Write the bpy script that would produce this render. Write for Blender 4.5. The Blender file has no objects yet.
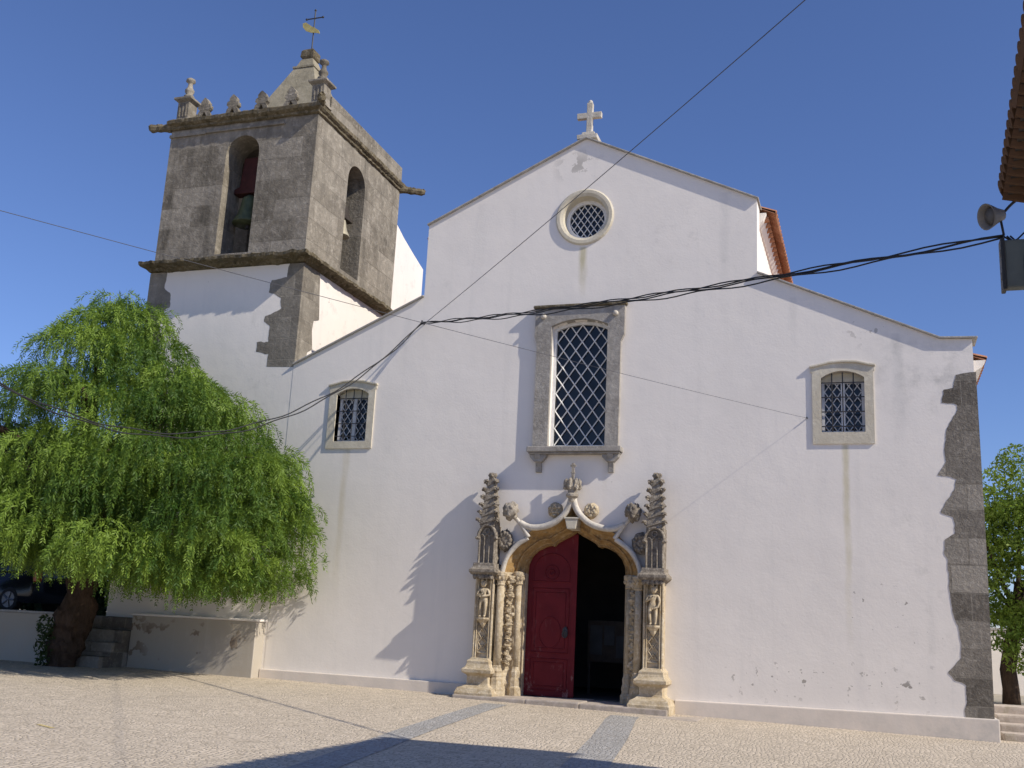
import bpy, bmesh, math, random
import numpy as np
from mathutils import Vector, Matrix, noise as mnoise
R = math.radians
random.seed(7)
rng = np.random.default_rng(7)
scene = bpy.context.scene
C = scene.collection

# ------------------------------------------------------------------ camera, sky, sun, exposure
cam_d = bpy.data.cameras.new('camera')
cam = bpy.data.objects.new('camera', cam_d); C.objects.link(cam)
yaw, pitch, roll = R(-19.1772), R(13.1437), R(-2.8809)
fw = Vector((math.sin(yaw)*math.cos(pitch), math.cos(yaw)*math.cos(pitch), math.sin(pitch)))
rt = Vector((math.cos(yaw), -math.sin(yaw), 0)); dn = fw.cross(rt)
r2 = math.cos(roll)*rt + math.sin(roll)*dn; d2 = -math.sin(roll)*rt + math.cos(roll)*dn
m = Matrix((r2, -d2, -fw)).transposed().to_4x4(); m.translation = Vector((5.53, -20, 1.3))
cam.matrix_world = m
cam_d.sensor_width = 36; cam_d.lens = 36*1054.84/1024
cam_d.clip_start = .05; cam_d.clip_end = 3000
scene.camera = cam
SUN = Vector((3.95, -1.0, 3.29)).normalized()
world = bpy.data.worlds.new('World'); scene.world = world; world.use_nodes = True
wn = world.node_tree
sky = wn.nodes.new('ShaderNodeTexSky'); sky.sky_type = 'NISHITA'; sky.sun_disc = False
sky.sun_elevation = math.asin(SUN.z); sky.sun_rotation = math.atan2(SUN.x, SUN.y)
sky.air_density = 1.0; sky.dust_density = 0; sky.ozone_density = 7.5; sky.altitude = 50
tint = wn.nodes.new('ShaderNodeMix'); tint.data_type = 'RGBA'; tint.blend_type = 'MULTIPLY'; tint.inputs[0].default_value = 1
tint.inputs[7].default_value = (.96, .87, 1.0, 1)      # slightly violet clear sky
wn.links.new(sky.outputs[0], tint.inputs[6]); wn.links.new(tint.outputs[2], wn.nodes['Background'].inputs[0]); wn.nodes['Background'].inputs[1].default_value = .11
sl = bpy.data.lights.new('sun', 'SUN'); sl.energy = 4.2; sl.angle = R(.53); sl.color = (1, .92, .79)
so = bpy.data.objects.new('sun', sl); C.objects.link(so); so.rotation_euler = SUN.to_track_quat('Z', 'Y').to_euler()
so.location = (30, -10, 30)
scene.view_settings.view_transform = 'Standard'; scene.view_settings.look = 'None'
scene.view_settings.exposure = 0.24; scene.view_settings.gamma = 1

# ------------------------------------------------------------------ materials
class NT:
    def __init__(s, name):
        s.m = bpy.data.materials.new(name); s.m.use_nodes = True
        s.t = s.m.node_tree; s.b = s.t.nodes['Principled BSDF']
        s.co = s.t.nodes.new('ShaderNodeNewGeometry').outputs['Position']
    def _set(s, sock, v):
        if isinstance(v, bpy.types.NodeSocket): s.t.links.new(v, sock)
        elif isinstance(v, (tuple, list)) and sock.type == 'RGBA': sock.default_value = (*v[:3], 1)
        else: sock.default_value = v
    def math(s, op, a, b=0.0, clamp=False):
        n = s.t.nodes.new('ShaderNodeMath'); n.operation = op; n.use_clamp = clamp
        s._set(n.inputs[0], a); s._set(n.inputs[1], b); return n.outputs[0]
    def mapr(s, v, a, b, c=0.0, d=1.0):
        n = s.t.nodes.new('ShaderNodeMapRange'); s._set(n.inputs[0], v)
        for i, k in enumerate((a, b, c, d)): n.inputs[i+1].default_value = k
        return n.outputs[0]
    def xyz(s):
        n = s.t.nodes.new('ShaderNodeSeparateXYZ'); s.t.links.new(s.co, n.inputs[0]); return n.outputs
    def scaled(s, v, rot=(0, 0, 0)):
        n = s.t.nodes.new('ShaderNodeMapping'); s.t.links.new(s.co, n.inputs[0])
        n.inputs['Scale'].default_value = v; n.inputs['Rotation'].default_value = rot; return n.outputs[0]
    def noise(s, scale, detail=4, rough=.55, co=None, dist=0):
        n = s.t.nodes.new('ShaderNodeTexNoise'); s.t.links.new(co or s.co, n.inputs['Vector'])
        n.inputs['Scale'].default_value = scale; n.inputs['Detail'].default_value = detail
        n.inputs['Roughness'].default_value = rough; n.inputs['Distortion'].default_value = dist
        return n.outputs[0]
    def voro(s, scale, feat='F1', co=None, rand=1.0, out='Distance'):
        n = s.t.nodes.new('ShaderNodeTexVoronoi'); n.feature = feat; s.t.links.new(co or s.co, n.inputs['Vector'])
        n.inputs['Scale'].default_value = scale; n.inputs['Randomness'].default_value = rand
        return n.outputs[out]
    def mix(s, f, a, b, mode='MIX'):
        n = s.t.nodes.new('ShaderNodeMix'); n.data_type = 'RGBA'; n.blend_type = mode
        s._set(n.inputs[0], f); s._set(n.inputs[6], a); s._set(n.inputs[7], b); return n.outputs[2]
    def brick(s, co, w, h, mortar=.01, scale=1.0, off=.5):
        n = s.t.nodes.new('ShaderNodeTexBrick'); s.t.links.new(co, n.inputs['Vector'])
        n.inputs['Scale'].default_value = scale; n.inputs['Mortar Size'].default_value = mortar
        n.inputs['Brick Width'].default_value = w; n.inputs['Row Height'].default_value = h; n.offset = off
        n.inputs['Color1'].default_value = (0, 0, 0, 1); n.inputs['Color2'].default_value = (1, 1, 1, 1)
        n.inputs['Mortar'].default_value = (.5, .5, .5, 1)
        return n.outputs['Color'], n.outputs['Fac']
    def facade_co(s, flip=False):   # x/y wall coordinates -> (along wall, height)
        o = s.xyz(); n = s.t.nodes.new('ShaderNodeCombineXYZ')
        s.t.links.new(s.math('ADD', o[0], o[1]), n.inputs[0]); s.t.links.new(o[2], n.inputs[1]); return n.outputs[0]
    def bump(s, h, strength=.5, dist=.02, prev=None):
        n = s.t.nodes.new('ShaderNodeBump'); n.inputs['Strength'].default_value = strength
        n.inputs['Distance'].default_value = dist; s.t.links.new(h, n.inputs['Height'])
        if prev is not None: s.t.links.new(prev, n.inputs['Normal'])
        s.t.links.new(n.outputs[0], s.b.inputs['Normal']); return n.outputs[0]
    def done(s, col, rough=.85, spec=.25):
        s._set(s.b.inputs['Base Color'], col); s._set(s.b.inputs['Roughness'], rough)
        s.b.inputs['Specular IOR Level'].default_value = spec; return s.m

def region(n, x0, x1, z0, z1, f=.25):
    x, y, z = n.xyz()
    a = n.math('MULTIPLY', n.mapr(x, x0-f, x0+f), n.mapr(x, x1-f, x1+f, 1, 0))
    b = n.math('MULTIPLY', n.mapr(z, z0-f, z0+f), n.mapr(z, z1-f, z1+f, 1, 0))
    return n.math('MULTIPLY', a, b)

def mat_plaster(name, base=(.83, .78, .72), streaks=(), spots=(), mould=(), spotcol=(.27, .25, .22)):
    n = NT(name)
    big = n.noise(.55, 5, .6); col = n.mix(n.mapr(big, .3, .7), [c*.93 for c in base], base)
    pan = n.noise(1.6, 6, .65, n.scaled((1, 1, .45))); col = n.mix(n.mapr(pan, .56, .78, 0, .3), col, (.68, .64, .62))
    vert = n.noise(2.2, 5, .6, n.scaled((1.6, 1.6, .10))); col = n.mix(n.mapr(vert, .56, .8, 0, .3), col, (.60, .58, .55))
    for (xc, zt, zb, w, a, tint) in streaks:
        x, y, z = n.xyz()
        wob = n.math('MULTIPLY', n.math('SUBTRACT', n.noise(1.5, 4), .5), w*1.6)
        d = n.math('ABSOLUTE', n.math('ADD', n.math('SUBTRACT', x, xc), wob))
        f = n.math('MULTIPLY', n.mapr(d, w*.35, w*1.3, 1, 0), n.math('MULTIPLY', n.mapr(z, zb, zb+(zt-zb)*.7), n.mapr(z, zt-.02, zt+.02, 1, 0)))
        f = n.math('MULTIPLY', f, n.mapr(n.noise(5, 4, .6, n.scaled((1, 1, .3))), .3, .65, .35, 1))
        col = n.mix(n.math('MULTIPLY', f, a), col, tint)
    for (x0, x1, z0, z1, thr, sc) in spots:
        f = n.math('MULTIPLY', n.mapr(n.noise(sc, 3, .6), thr, thr+.03), region(n, x0, x1, z0, z1))
        col = n.mix(n.math('MULTIPLY', f, .85), col, spotcol)
    for (x0, x1, z0, z1, thr) in mould:
        f = n.math('MULTIPLY', n.mapr(n.noise(2.4, 6, .7), thr, thr+.22), region(n, x0, x1, z0, z1, .4))
        col = n.mix(n.math('MULTIPLY', f, .5), col, (.42, .41, .38))
    b = n.bump(n.noise(1.7, 4, .5), .25, .035)
    n.bump(n.noise(22, 4, .6), .35, .006, b)
    return n.done(col, .92, .15)

def mat_stone(name, dark, mid, light, block=None, mortar=(.3, .28, .25), runoff=0, lich=(.08, .075, .06), amt=.5, sc=1.0, bump=.6, spots=.5, bstr=.3):
    n = NT(name)
    col = n.mix(n.mapr(n.noise(1.3*sc, 6, .68), .32, .68), dark, mid)
    col = n.mix(n.mapr(n.noise(5*sc, 6, .7), .5, .75, 0, .75), col, light)
    col = n.mix(n.mapr(n.noise(2.7*sc, 7, .72, n.scaled((1, 1, .6))), .54, .70, 0, amt), col, lich)
    if runoff:
        ro = n.noise(2.6, 5, .65, n.scaled((1, 1, .11))); col = n.mix(n.mapr(ro, .5, .68, 0, runoff), col, lich)
    pits = n.noise(13*sc, 5, .7)
    col = n.mix(n.mapr(pits, .6, .72, 0, spots), col, [c*.35 for c in dark])
    h = n.noise(9*sc, 6, .65)
    if block:
        co = n.facade_co(); wv = n.noise(1.1, 3)
        c2 = n.t.nodes.new('ShaderNodeVectorMath'); c2.operation = 'ADD'; n.t.links.new(co, c2.inputs[0])
        vv = n.t.nodes.new('ShaderNodeVectorMath'); vv.operation = 'SCALE'; n.t.links.new(n.t.nodes[wv.node.name].outputs['Color'], vv.inputs[0]); vv.inputs['Scale'].default_value = .07
        n.t.links.new(vv.outputs[0], c2.inputs[1])
        bc, bf = n.brick(c2.outputs[0], block[0], block[1], .012)
        col = n.mix(bstr, col, n.mix(bc, [c*.75 for c in dark], light), 'MIX')
        col = n.mix(n.math('MULTIPLY', bf, n.mapr(n.noise(1.6, 4), .45, .7, .0, .6)), col, mortar)
        h = n.math('SUBTRACT', h, n.math('MULTIPLY', bf, .5))
    b = n.bump(h, bump, .03*1/sc**.5)
    n.bump(n.noise(40*sc, 3, .6), .4, .006, b)
    return n.done(col, .92, .15)

M = {}
M['facade'] = mat_plaster('white_plaster_facade',
    streaks=[(0, 9.14, 8.0, .085, .85, (.47, .42, .24)), (5.1, 4.92, 1.2, .06, .8, (.56, .50, .31)), (-5.1, 4.92, 1.4, .08, .55, (.57, .49, .33)), (.6, 4.7, 3.7, .06, .25, (.55, .5, .4)), (-.7, 4.7, 3.9, .05, .25, (.55, .52, .45)), (2.9, 10.1, 7.2, .10, .3, (.55, .54, .51)), (-2.3, 10.3, 8.3, .12, .25, (.58, .56, .53)), (4.2, 7.8, 6.4, .08, .3, (.52, .51, .48)), (6.05, 7.0, 4.2, .10, .35, (.5, .49, .47)), (-3.9, 7.9, 6.6, .1, .25, (.56, .55, .52))],
    spots=[(3.0, 6.6, .45, .95, .615, 6.4), (5.0, 6.6, 1.3, 2.4, .655, 6.4), (-.55, .15, 10.85, 11.15, .53, 3.8), (5.2, 6.1, 6.95, 7.25, .57, 4.5), (-6, 6, 2.8, 8.5, .735, 6)],
    mould=[(5.6, 7.4, 5.7, 6.9, .45), (1.5, 3.5, 8.6, 10, .55), (6.0, 7, .3, 6.5, .55), (-3.5, 3.5, 8.2, 9.0, .6)])
M['plaster'] = mat_plaster('white_plaster_wall', spots=[(-9, -6, 6.4, 9.2, .70, 4)], mould=[(-8, -6, 4, 12, .55)])
M['plinth'] = mat_plaster('pinkish_painted_plinth', base=(.72, .645, .565), mould=[(-7, 7.7, -.4, .12, .42), (6.6, 7.7, -.4, .4, .36)])
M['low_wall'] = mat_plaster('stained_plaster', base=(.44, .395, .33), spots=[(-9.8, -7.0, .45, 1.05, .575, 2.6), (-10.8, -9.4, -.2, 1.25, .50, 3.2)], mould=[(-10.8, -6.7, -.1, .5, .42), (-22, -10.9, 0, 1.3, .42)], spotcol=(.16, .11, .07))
M['belfry'] = mat_stone('weathered_belfry_stone', (.14, .123, .098), (.275, .245, .195), (.50, .455, .385), block=(1.15, .52), amt=.8, lich=(.05, .045, .036), bstr=.26, sc=1.5, runoff=.6, bump=.9, spots=.75, mortar=(.20, .18, .14))
M['quoin'] = mat_stone('grey_quoin_stone', (.07, .06, .05), (.20, .175, .145), (.50, .46, .395), block=(.62, .47), amt=.65, bstr=.45, sc=1.9, bump=1.0, mortar=(.30, .27, .22))
M['towerquoin'] = mat_stone('grey_tower_quoin_stone', (.13, .115, .095), (.26, .235, .195), (.42, .385, .325), block=(.75, .5), amt=.5, bstr=.3, sc=1.4, mortar=(.33, .30, .25), lich=(.07, .06, .05))
M['darkstone'] = mat_stone('sooty_carved_stone', (.13, .11, .09), (.29, .25, .20), (.62, .57, .48), amt=.6, sc=4.5, lich=(.045, .037, .03), bump=.9)
M['cornice'] = mat_stone('mossy_cornice_stone', (.075, .062, .038), (.17, .14, .09), (.34, .30, .23), amt=.8, lich=(.035, .03, .016), sc=2.2)
M['spire'] = mat_stone('pale_ochre_render', (.22, .195, .14), (.33, .295, .215), (.42, .375, .29), amt=.35)
M['winstone'] = mat_stone('grey_window_stone', (.24, .22, .195), (.38, .355, .32), (.53, .50, .45), amt=.4, sc=1.8, lich=(.2, .18, .15))
M['beige'] = mat_stone('beige_limestone', (.50, .45, .35), (.62, .57, .46), (.70, .66, .56), amt=.12, sc=1.6, lich=(.34, .3, .22), spots=.2, bump=.35)
M['cream'] = mat_stone('cream_carved_limestone', (.36, .275, .165), (.57, .485, .35), (.74, .67, .55), amt=.6, sc=3.4, lich=(.17, .135, .095), spots=.6, bump=.8)
M['greystone'] = mat_stone('grey_lichened_limestone', (.22, .19, .155), (.40, .355, .29), (.60, .55, .46), amt=.65, sc=3.8, lich=(.09, .075, .06))
M['ochre'] = mat_stone('ochre_lichened_limestone', (.25, .15, .06), (.44, .28, .115), (.56, .45, .29), amt=.75, sc=3.4, lich=(.12, .09, .06))
M['roll'] = mat_stone('pale_moulding_stone', (.46, .42, .36), (.63, .585, .51), (.75, .71, .65), amt=.5, sc=3, lich=(.17, .15, .13), spots=.35, bump=.4)
M['step'] = mat_stone('worn_step_stone', (.33, .285, .24), (.48, .415, .36), (.60, .54, .48), amt=.5, sc=2.0, lich=(.24, .22, .14), bump=.3)
M['coping'] = mat_stone('cement_coping', (.30, .29, .27), (.44, .42, .39), (.58, .56, .52), amt=.4, sc=2)
M['cross'] = mat_stone('pale_cross_stone', (.42, .39, .33), (.58, .54, .47), (.66, .62, .56), amt=.35, sc=3, lich=(.25, .22, .16))

def simple(name, col, rough=.6, var=.15, sc=8, metal=0, spec=.4, bump=.15):
    n = NT(name); c = n.mix(n.mapr(n.noise(sc, 5, .6), .3, .7), [x*(1-var) for x in col], [min(1, x*(1+var)) for x in col])
    n.bump(n.noise(sc*4, 3), bump, .004); n.b.inputs['Metallic'].default_value = metal; return n.done(c, rough, spec)
M['white_paint'] = simple('white_painted_wood', (.74, .735, .72), .5)
M['cream_paint'] = simple('cream_painted_panel', (.60, .55, .42), .6)
M['iron'] = simple('dark_wrought_iron', (.035, .035, .04), .55, .3)
M['glass'] = NT('dark_window_glass').done((.012, .015, .018), .12, .5)
M['bronze'] = simple('green_bronze', (.085, .105, .055), .55, .35, 6, .3)
M['palebell'] = simple('pale_weathered_bronze', (.40, .36, .26), .6, .25, 6, .2)
M['redwood'] = simple('red_painted_timber', (.05, .012, .010), .8, .3, 6)
M['darkwood'] = simple('dark_timber', (.05, .04, .03), .7, .3)
M['cable'] = simple('black_cable_sheath', (.012, .012, .014), .6, .2)
M['wire'] = simple('thin_grey_wire', (.06, .06, .07), .5, .2)
M['box'] = simple('grey_green_box_plastic', (.12, .14, .135), .55, .15, 4)
M['boxdark'] = simple('dark_box_rim', (.03, .032, .035), .5, .15, 4)
M['lampgrey'] = simple('pale_grey_lamp_enamel', (.21, .19, .165), .6, .15, 5)
M['lampin'] = simple('shaded_lamp_mouth', (.10, .09, .08), .6, .2, 5)
M['carpaint'] = simple('dark_car_paint', (.012, .014, .02), .18, .1, 3, 0, .6, .0)
M['tyre'] = simple('black_tyre_rubber', (.02, .02, .02), .85, .2)
M['rim'] = simple('dull_wheel_rim', (.16, .16, .165), .45, .1, 4, .7)
M['taillight'] = simple('orange_red_tail_light', (.55, .09, .03), .25, .1, 4)
M['vane'] = simple('yellowed_metal_vane', (.42, .36, .14), .6, .25)
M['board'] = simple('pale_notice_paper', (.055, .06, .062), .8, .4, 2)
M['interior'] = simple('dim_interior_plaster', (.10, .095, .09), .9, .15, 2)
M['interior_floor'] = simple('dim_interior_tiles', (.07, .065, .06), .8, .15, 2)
M['gravel'] = simple('terrace_earth', (.30, .27, .22), .95, .25, 2)
M['seam'] = simple('dark_paving_seam', (.16, .145, .13), .9, .25, 2)
M['yellow'] = simple('faded_yellow_paint', (.55, .44, .20), .8, .25, 5)
def mat_door():
    n = NT('worn_red_door_paint'); x, y, z = n.xyz()
    col = n.mix(n.mapr(n.noise(3, 5), .3, .7), (.10, .006, .011), (.15, .012, .017))
    w = n.math('MULTIPLY', n.mapr(n.noise(7, 5, .7, n.scaled((1, 1, .5))), .58, .68), n.mapr(z, .3, 1.1, 1, .12))
    col = n.mix(n.math('MULTIPLY', w, .6), col, (.42, .30, .27))
    n.bump(n.noise(30, 3, .6, n.scaled((1, 1, .15))), .3, .004)
    return n.done(col, .6, .2)
M['door'] = mat_door()
def mat_tile():
    n = NT('terracotta_tile'); co = n.scaled((4.8, 2.6, 1))
    v = n.voro(1.0, 'F1', co, .3, 'Color')
    col = n.mix(n.noise(2, 4), (.27, .115, .065), (.42, .205, .12))
    col = n.mix(.35, col, n.mix(v, (.20, .085, .045), (.50, .27, .17)))
    col = n.mix(n.mapr(n.noise(3.5, 6, .7), .55, .72, 0, .5), col, (.14, .10, .065))
    n.bump(n.noise(14, 4), .4, .01); return n.done(col, .9, .15)
M['tile'] = mat_tile()
def mat_oldtile():
    n = NT('old_brown_tile')
    col = n.mix(n.noise(3, 5), (.07, .042, .026), (.17, .095, .055))
    col = n.mix(n.mapr(n.noise(6, 6, .7), .52, .7, 0, .6), col, (.06, .05, .03))
    n.bump(n.noise(14, 4), .5, .012); return n.done(col, .95, .1)
M['oldtile'] = mat_oldtile()
def mat_calcada(name, c0, c1, joint):
    n = NT(name)
    nz = n.noise(.9, 3); warp = n.t.nodes.new('ShaderNodeVectorMath'); warp.operation = 'ADD'
    sc = n.t.nodes.new('ShaderNodeVectorMath'); sc.operation = 'SCALE'; sc.inputs['Scale'].default_value = .5
    n.t.links.new(nz.node.outputs['Color'], sc.inputs[0]); n.t.links.new(n.co, warp.inputs[0]); n.t.links.new(sc.outputs[0], warp.inputs[1])
    e = n.voro(15.5, 'DISTANCE_TO_EDGE', warp.outputs[0], .55); v = n.voro(15.5, 'F1', warp.outputs[0], .55, 'Color')
    sep = n.t.nodes.new('ShaderNodeSeparateColor'); n.t.links.new(v, sep.inputs[0])
    col = n.mix(sep.outputs[0], c0, c1)
    col = n.mix(n.mapr(n.noise(.5, 5, .6), .35, .65, 0, .3), col, [c*.82 for c in c0])
    col = n.mix(n.mapr(n.noise(2.3, 5, .7), .55, .75, 0, .35), col, [c*.7 for c in c0])
    col = n.mix(n.mapr(e, .03, .11, .85, 0), col, joint)
    h = n.math('ADD', n.mapr(e, 0, .2), n.math('MULTIPLY', sep.outputs[1], .6))
    n.bump(h, .7, .012)
    return n.done(col, .8, .25)
M['paving'] = mat_calcada('limestone_cobble', (.53, .455, .355), (.70, .60, .475), (.33, .28, .215))
M['darkpaving'] = mat_calcada('dark_basalt_cobble', (.34, .33, .31), (.47, .455, .435), (.25, .23, .205))
def mat_bark():
    n = NT('red_brown_bark'); w = n.noise(6, 6, .7, n.scaled((1, 1, .35)), .6)
    col = n.mix(n.mapr(w, .3, .7), (.035, .024, .017), (.115, .078, .056))
    n.bump(w, 1.0, .08); return n.done(col, .95, .1)
M['bark'] = mat_bark()
def mat_leaf(name, a, b, trans=.35):
    n = NT(name); at = n.t.nodes.new('ShaderNodeAttribute'); at.attribute_name = 'tint'
    sep = n.t.nodes.new('ShaderNodeSeparateColor'); n.t.links.new(at.outputs['Color'], sep.inputs[0])
    col = n.mix(sep.outputs[0], a, b)
    n.done(col, .55, .3)
    tr = n.t.nodes.new('ShaderNodeBsdfTranslucent'); n._set(tr.inputs[0], n.mix(.5, col, (b[0]*1.3, b[1]*1.25, b[2]*.8)))
    ms = n.t.nodes.new('ShaderNodeMixShader'); ms.inputs[0].default_value = trans
    out = n.t.nodes['Material Output']
    n.t.links.new(n.b.outputs[0], ms.inputs[1]); n.t.links.new(tr.outputs[0], ms.inputs[2]); n.t.links.new(ms.outputs[0], out.inputs[0])
    return n.m
M['leaf'] = mat_leaf('feathery_leaf', (.04, .095, .014), (.235, .345, .05), .33)
M['leaf2'] = mat_leaf('bright_leaf', (.07, .14, .02), (.22, .30, .05), .4)
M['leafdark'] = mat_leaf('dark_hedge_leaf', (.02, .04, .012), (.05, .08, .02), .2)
M['twig'] = simple('grey_brown_twig', (.17, .13, .09), .9, .2)

# ------------------------------------------------------------------ mesh helpers
YS = [1.0]
class MB:
    def __init__(s): s.v = []; s.f = []
    def add(s, vs, fs):
        o = len(s.v); s.v += [tuple(p) for p in vs]; s.f += [tuple(i+o for i in f) for f in fs]; return s
    def box(s, x0, x1, y0, y1, z0, z1):
        return s.add([(x0,y0,z0),(x1,y0,z0),(x1,y1,z0),(x0,y1,z0),(x0,y0,z1),(x1,y0,z1),(x1,y1,z1),(x0,y1,z1)],
                     [(0,3,2,1),(4,5,6,7),(0,1,5,4),(1,2,6,5),(2,3,7,6),(3,0,4,7)])
    def prism(s, poly, y0, y1, axis='y'):     # polygon (a,z) extruded along y (or x)
        n = len(poly)
        P = (lambda a, z, d: (a, d, z)) if axis == 'y' else (lambda a, z, d: (d, a, z))
        vs = [P(a, z, y0) for a, z in poly]+[P(a, z, y1) for a, z in poly]
        return s.add(vs, [tuple(range(n)), tuple(range(2*n-1, n-1, -1))]+[(i, i+n, (i+1) % n+n, (i+1) % n) for i in range(n)])
    def rings(s, rs, closed=True, caps=True):
        n = len(rs[0]); o = []
        for r in rs: o += [tuple(p) for p in r]
        fs = []
        for i in range(len(rs)-1):
            for j in range(n if closed else n-1):
                k = (j+1) % n; fs.append((i*n+j, i*n+k, (i+1)*n+k, (i+1)*n+j))
        if caps and closed: fs += [tuple(range(n-1, -1, -1)), tuple((len(rs)-1)*n+j for j in range(n))]
        return s.add(o, fs)
    def lathe(s, prof, c=(0, 0), seg=12, rot=0, sq=(1, 1)):
        return s.rings([[(c[0]+r*sq[0]*math.cos(rot+2*math.pi*j/seg), c[1]+r*sq[1]*math.sin(rot+2*math.pi*j/seg), z) for j in range(seg)] for r, z in prof])
    def stack(s, prof, c, depth=1.0):         # square-plan stack of (half width, z)
        q = math.sqrt(2); return s.lathe([(r*q, z) for r, z in prof], c, 4, math.pi/4, (1, depth))
    def tube(s, pts, r, seg=8):
        pts = [Vector(p) for p in pts]; n = len(pts); rs = []
        up = None
        for i, p in enumerate(pts):
            t = (pts[min(i+1, n-1)]-pts[max(i-1, 0)]).normalized()
            if up is None: up = Vector((0, 0, 1)) if abs(t.z) < .9 else Vector((0, 1, 0))
            a = t.cross(up)
            if a.length < 1e-4: a = t.cross(Vector((1, 0, 0)))
            a.normalize(); b = a.cross(t); up = b
            q = r[i] if isinstance(r, (list, tuple)) else r
            rs.append([p+q*(math.cos(2*math.pi*k/seg)*a+math.sin(2*math.pi*k/seg)*b) for k in range(seg)])
        return s.rings(rs)
    def blob(s, c, r, seed=0, amp=.3, freq=2.0, sub=2, lobes=0):
        bm = bmesh.new(); bmesh.ops.create_icosphere(bm, subdivisions=sub, radius=1)
        vs = []
        for v in bm.verts:
            d = v.co.normalized(); k = 1+amp*(mnoise.noise(d*freq+Vector((seed*7.3, seed*1.7, 3.1)))*1.6)
            if lobes: k += amp*.6*math.sin(lobes*math.atan2(d.z, d.x))*abs(math.cos(math.asin(max(-1, min(1, d.y)))))
            vs.append((c[0]+d.x*r[0]*k, c[1]+d.y*r[1]*k, c[2]+d.z*r[2]*k))
        fs = [tuple(v.index for v in f.verts) for f in bm.faces]; bm.free(); return s.add(vs, fs)
    def build(s, name, mat, parent=None, smooth=False, bevel=0, jitter=0, sub=0):
        me = bpy.data.meshes.new(name)
        org = Vector(ORG.get(parent.name, (0, 0, 0))) if parent else Vector((0, 0, 0))
        if YS[0] != 1: s.v = [(p[0], p[1]*YS[0] if p[1] < 0 else p[1], p[2]) for p in s.v]
        me.from_pydata([tuple(Vector(p)-org) for p in s.v], [], s.f)
        bm = bmesh.new(); bm.from_mesh(me)
        bmesh.ops.recalc_face_normals(bm, faces=bm.faces)
        if sub: bmesh.ops.subdivide_edges(bm, edges=bm.edges, cuts=sub, use_grid_fill=True)
        if bevel:
            es = [e for e in bm.edges if len(e.link_faces) == 2 and e.calc_face_angle(0) > .5]
            bmesh.ops.bevel(bm, geom=es, offset=bevel, segments=2, profile=.6, affect='EDGES', clamp_overlap=True)
        if jitter:
            for v in bm.verts: v.co += jitter*Vector(mnoise.noise_vector(v.co*5))+jitter*.6*Vector(mnoise.noise_vector(v.co*17))
        bm.to_mesh(me); bm.free()
        if smooth:
            for p in me.polygons: p.use_smooth = True
        o = bpy.data.objects.new(name, me); C.objects.link(o); me.materials.append(M[mat])
        if parent: o.parent = parent; ORG[o.name] = tuple(org)
        return o
ORG = {}
def tag(o, label, cat, group=None):
    o['label'] = label; o['category'] = cat
    if group: o['group'] = group
    return o
def thing(name, loc, label, cat, group=None):
    o = bpy.data.objects.new(name, None); C.objects.link(o); o.location = loc; ORG[o.name] = tuple(loc)
    o.empty_display_size = .2
    return tag(o, label, cat, group)
def struct(o): o['kind'] = 'structure'; return o
def plate(mb, outer, holes, d0, d1, axis='y'):   # 2D polygon with holes, thickness d0..d1
    cu = bpy.data.curves.new('tmp', 'CURVE'); cu.dimensions = '2D'; cu.fill_mode = 'BOTH'; cu.extrude = (d1-d0)/2
    for pl in [outer]+list(holes):
        sp = cu.splines.new('POLY'); sp.points.add(len(pl)-1); sp.use_cyclic_u = True
        for i, (a, z) in enumerate(pl): sp.points[i].co = (a, z, 0, 1)
    o = bpy.data.objects.new('tmp', cu); C.objects.link(o); me = o.to_mesh()
    mid = (d0+d1)/2
    vs = [(v.co.x, mid+v.co.z, v.co.y) if axis == 'y' else (mid+v.co.z, v.co.x, v.co.y) for v in me.vertices]
    fs = [tuple(p.vertices) for p in me.polygons]
    mb.add(vs, fs); o.to_mesh_clear(); bpy.data.objects.remove(o); bpy.data.curves.remove(cu); return mb
def arch(x0, x1, z0, zs, za, n=14):              # opening: jambs to zs, curved top reaching za
    c = (x0+x1)/2; h = (x1-x0)/2
    if za-zs >= h*.95: top = [(c+h*math.cos(math.pi*i/n), zs+(za-zs)*math.sin(math.pi*i/n)) for i in range(n+1)]
    else:
        s = za-zs; rad = (h*h+s*s)/(2*s); a0 = math.asin(h/rad)
        top = [(c+rad*math.sin(a0-2*a0*i/n), zs+s-rad+rad*math.cos(a0-2*a0*i/n)) for i in range(n+1)]
    return [(x0, z0), (x1, z0)]+top
def circle(cx, cz, r, n=40): return [(cx+r*math.cos(2*math.pi*i/n), cz+r*math.sin(2*math.pi*i/n)) for i in range(n)]
def inside(poly, x, z):
    r = False; n = len(poly)
    for i in range(n):
        (x1, z1), (x2, z2) = poly[i], poly[(i+1) % n]
        if (z1 > z) != (z2 > z) and x < (x2-x1)*(z-z1)/(z2-z1)+x1: r = not r
    return r
def lattice(mb, poly, dx, dz, w, y, ph=0.0):     # diamond muntins clipped to a polygon
    xs = [p[0] for p in poly]; zs = [p[1] for p in poly]
    x0, x1, z0, z1 = min(xs), max(xs), min(zs), max(zs); k = dz/dx
    for sgn in (1, -1):
        b = -40
        while b < 40:
            seg = []; st = .01
            xx = x0
            while xx <= x1+1e-6:
                zz = z0+sgn*k*(xx-(x0+x1)/2)+(b+ph)*dz
                if z0-.001 <= zz <= z1+.001 and inside(poly, xx, min(max(zz, z0+1e-4), z1-1e-4)): seg.append((xx, zz))
                xx += st
            if len(seg) > 2: mb.tube([(seg[0][0], y+sgn*.003, seg[0][1]), (seg[-1][0], y+sgn*.003, seg[-1][1])], w, 4)
            b += 1
def gz(x, y): return -.014*x+.012*y
def resample(path, n):
    p = np.array(path, float); d = np.r_[0, np.cumsum(np.linalg.norm(np.diff(p, axis=0), axis=1))]
    t = np.linspace(0, d[-1], n); return np.c_[np.interp(t, d, p[:, 0]), np.interp(t, d, p[:, 1])]
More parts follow.
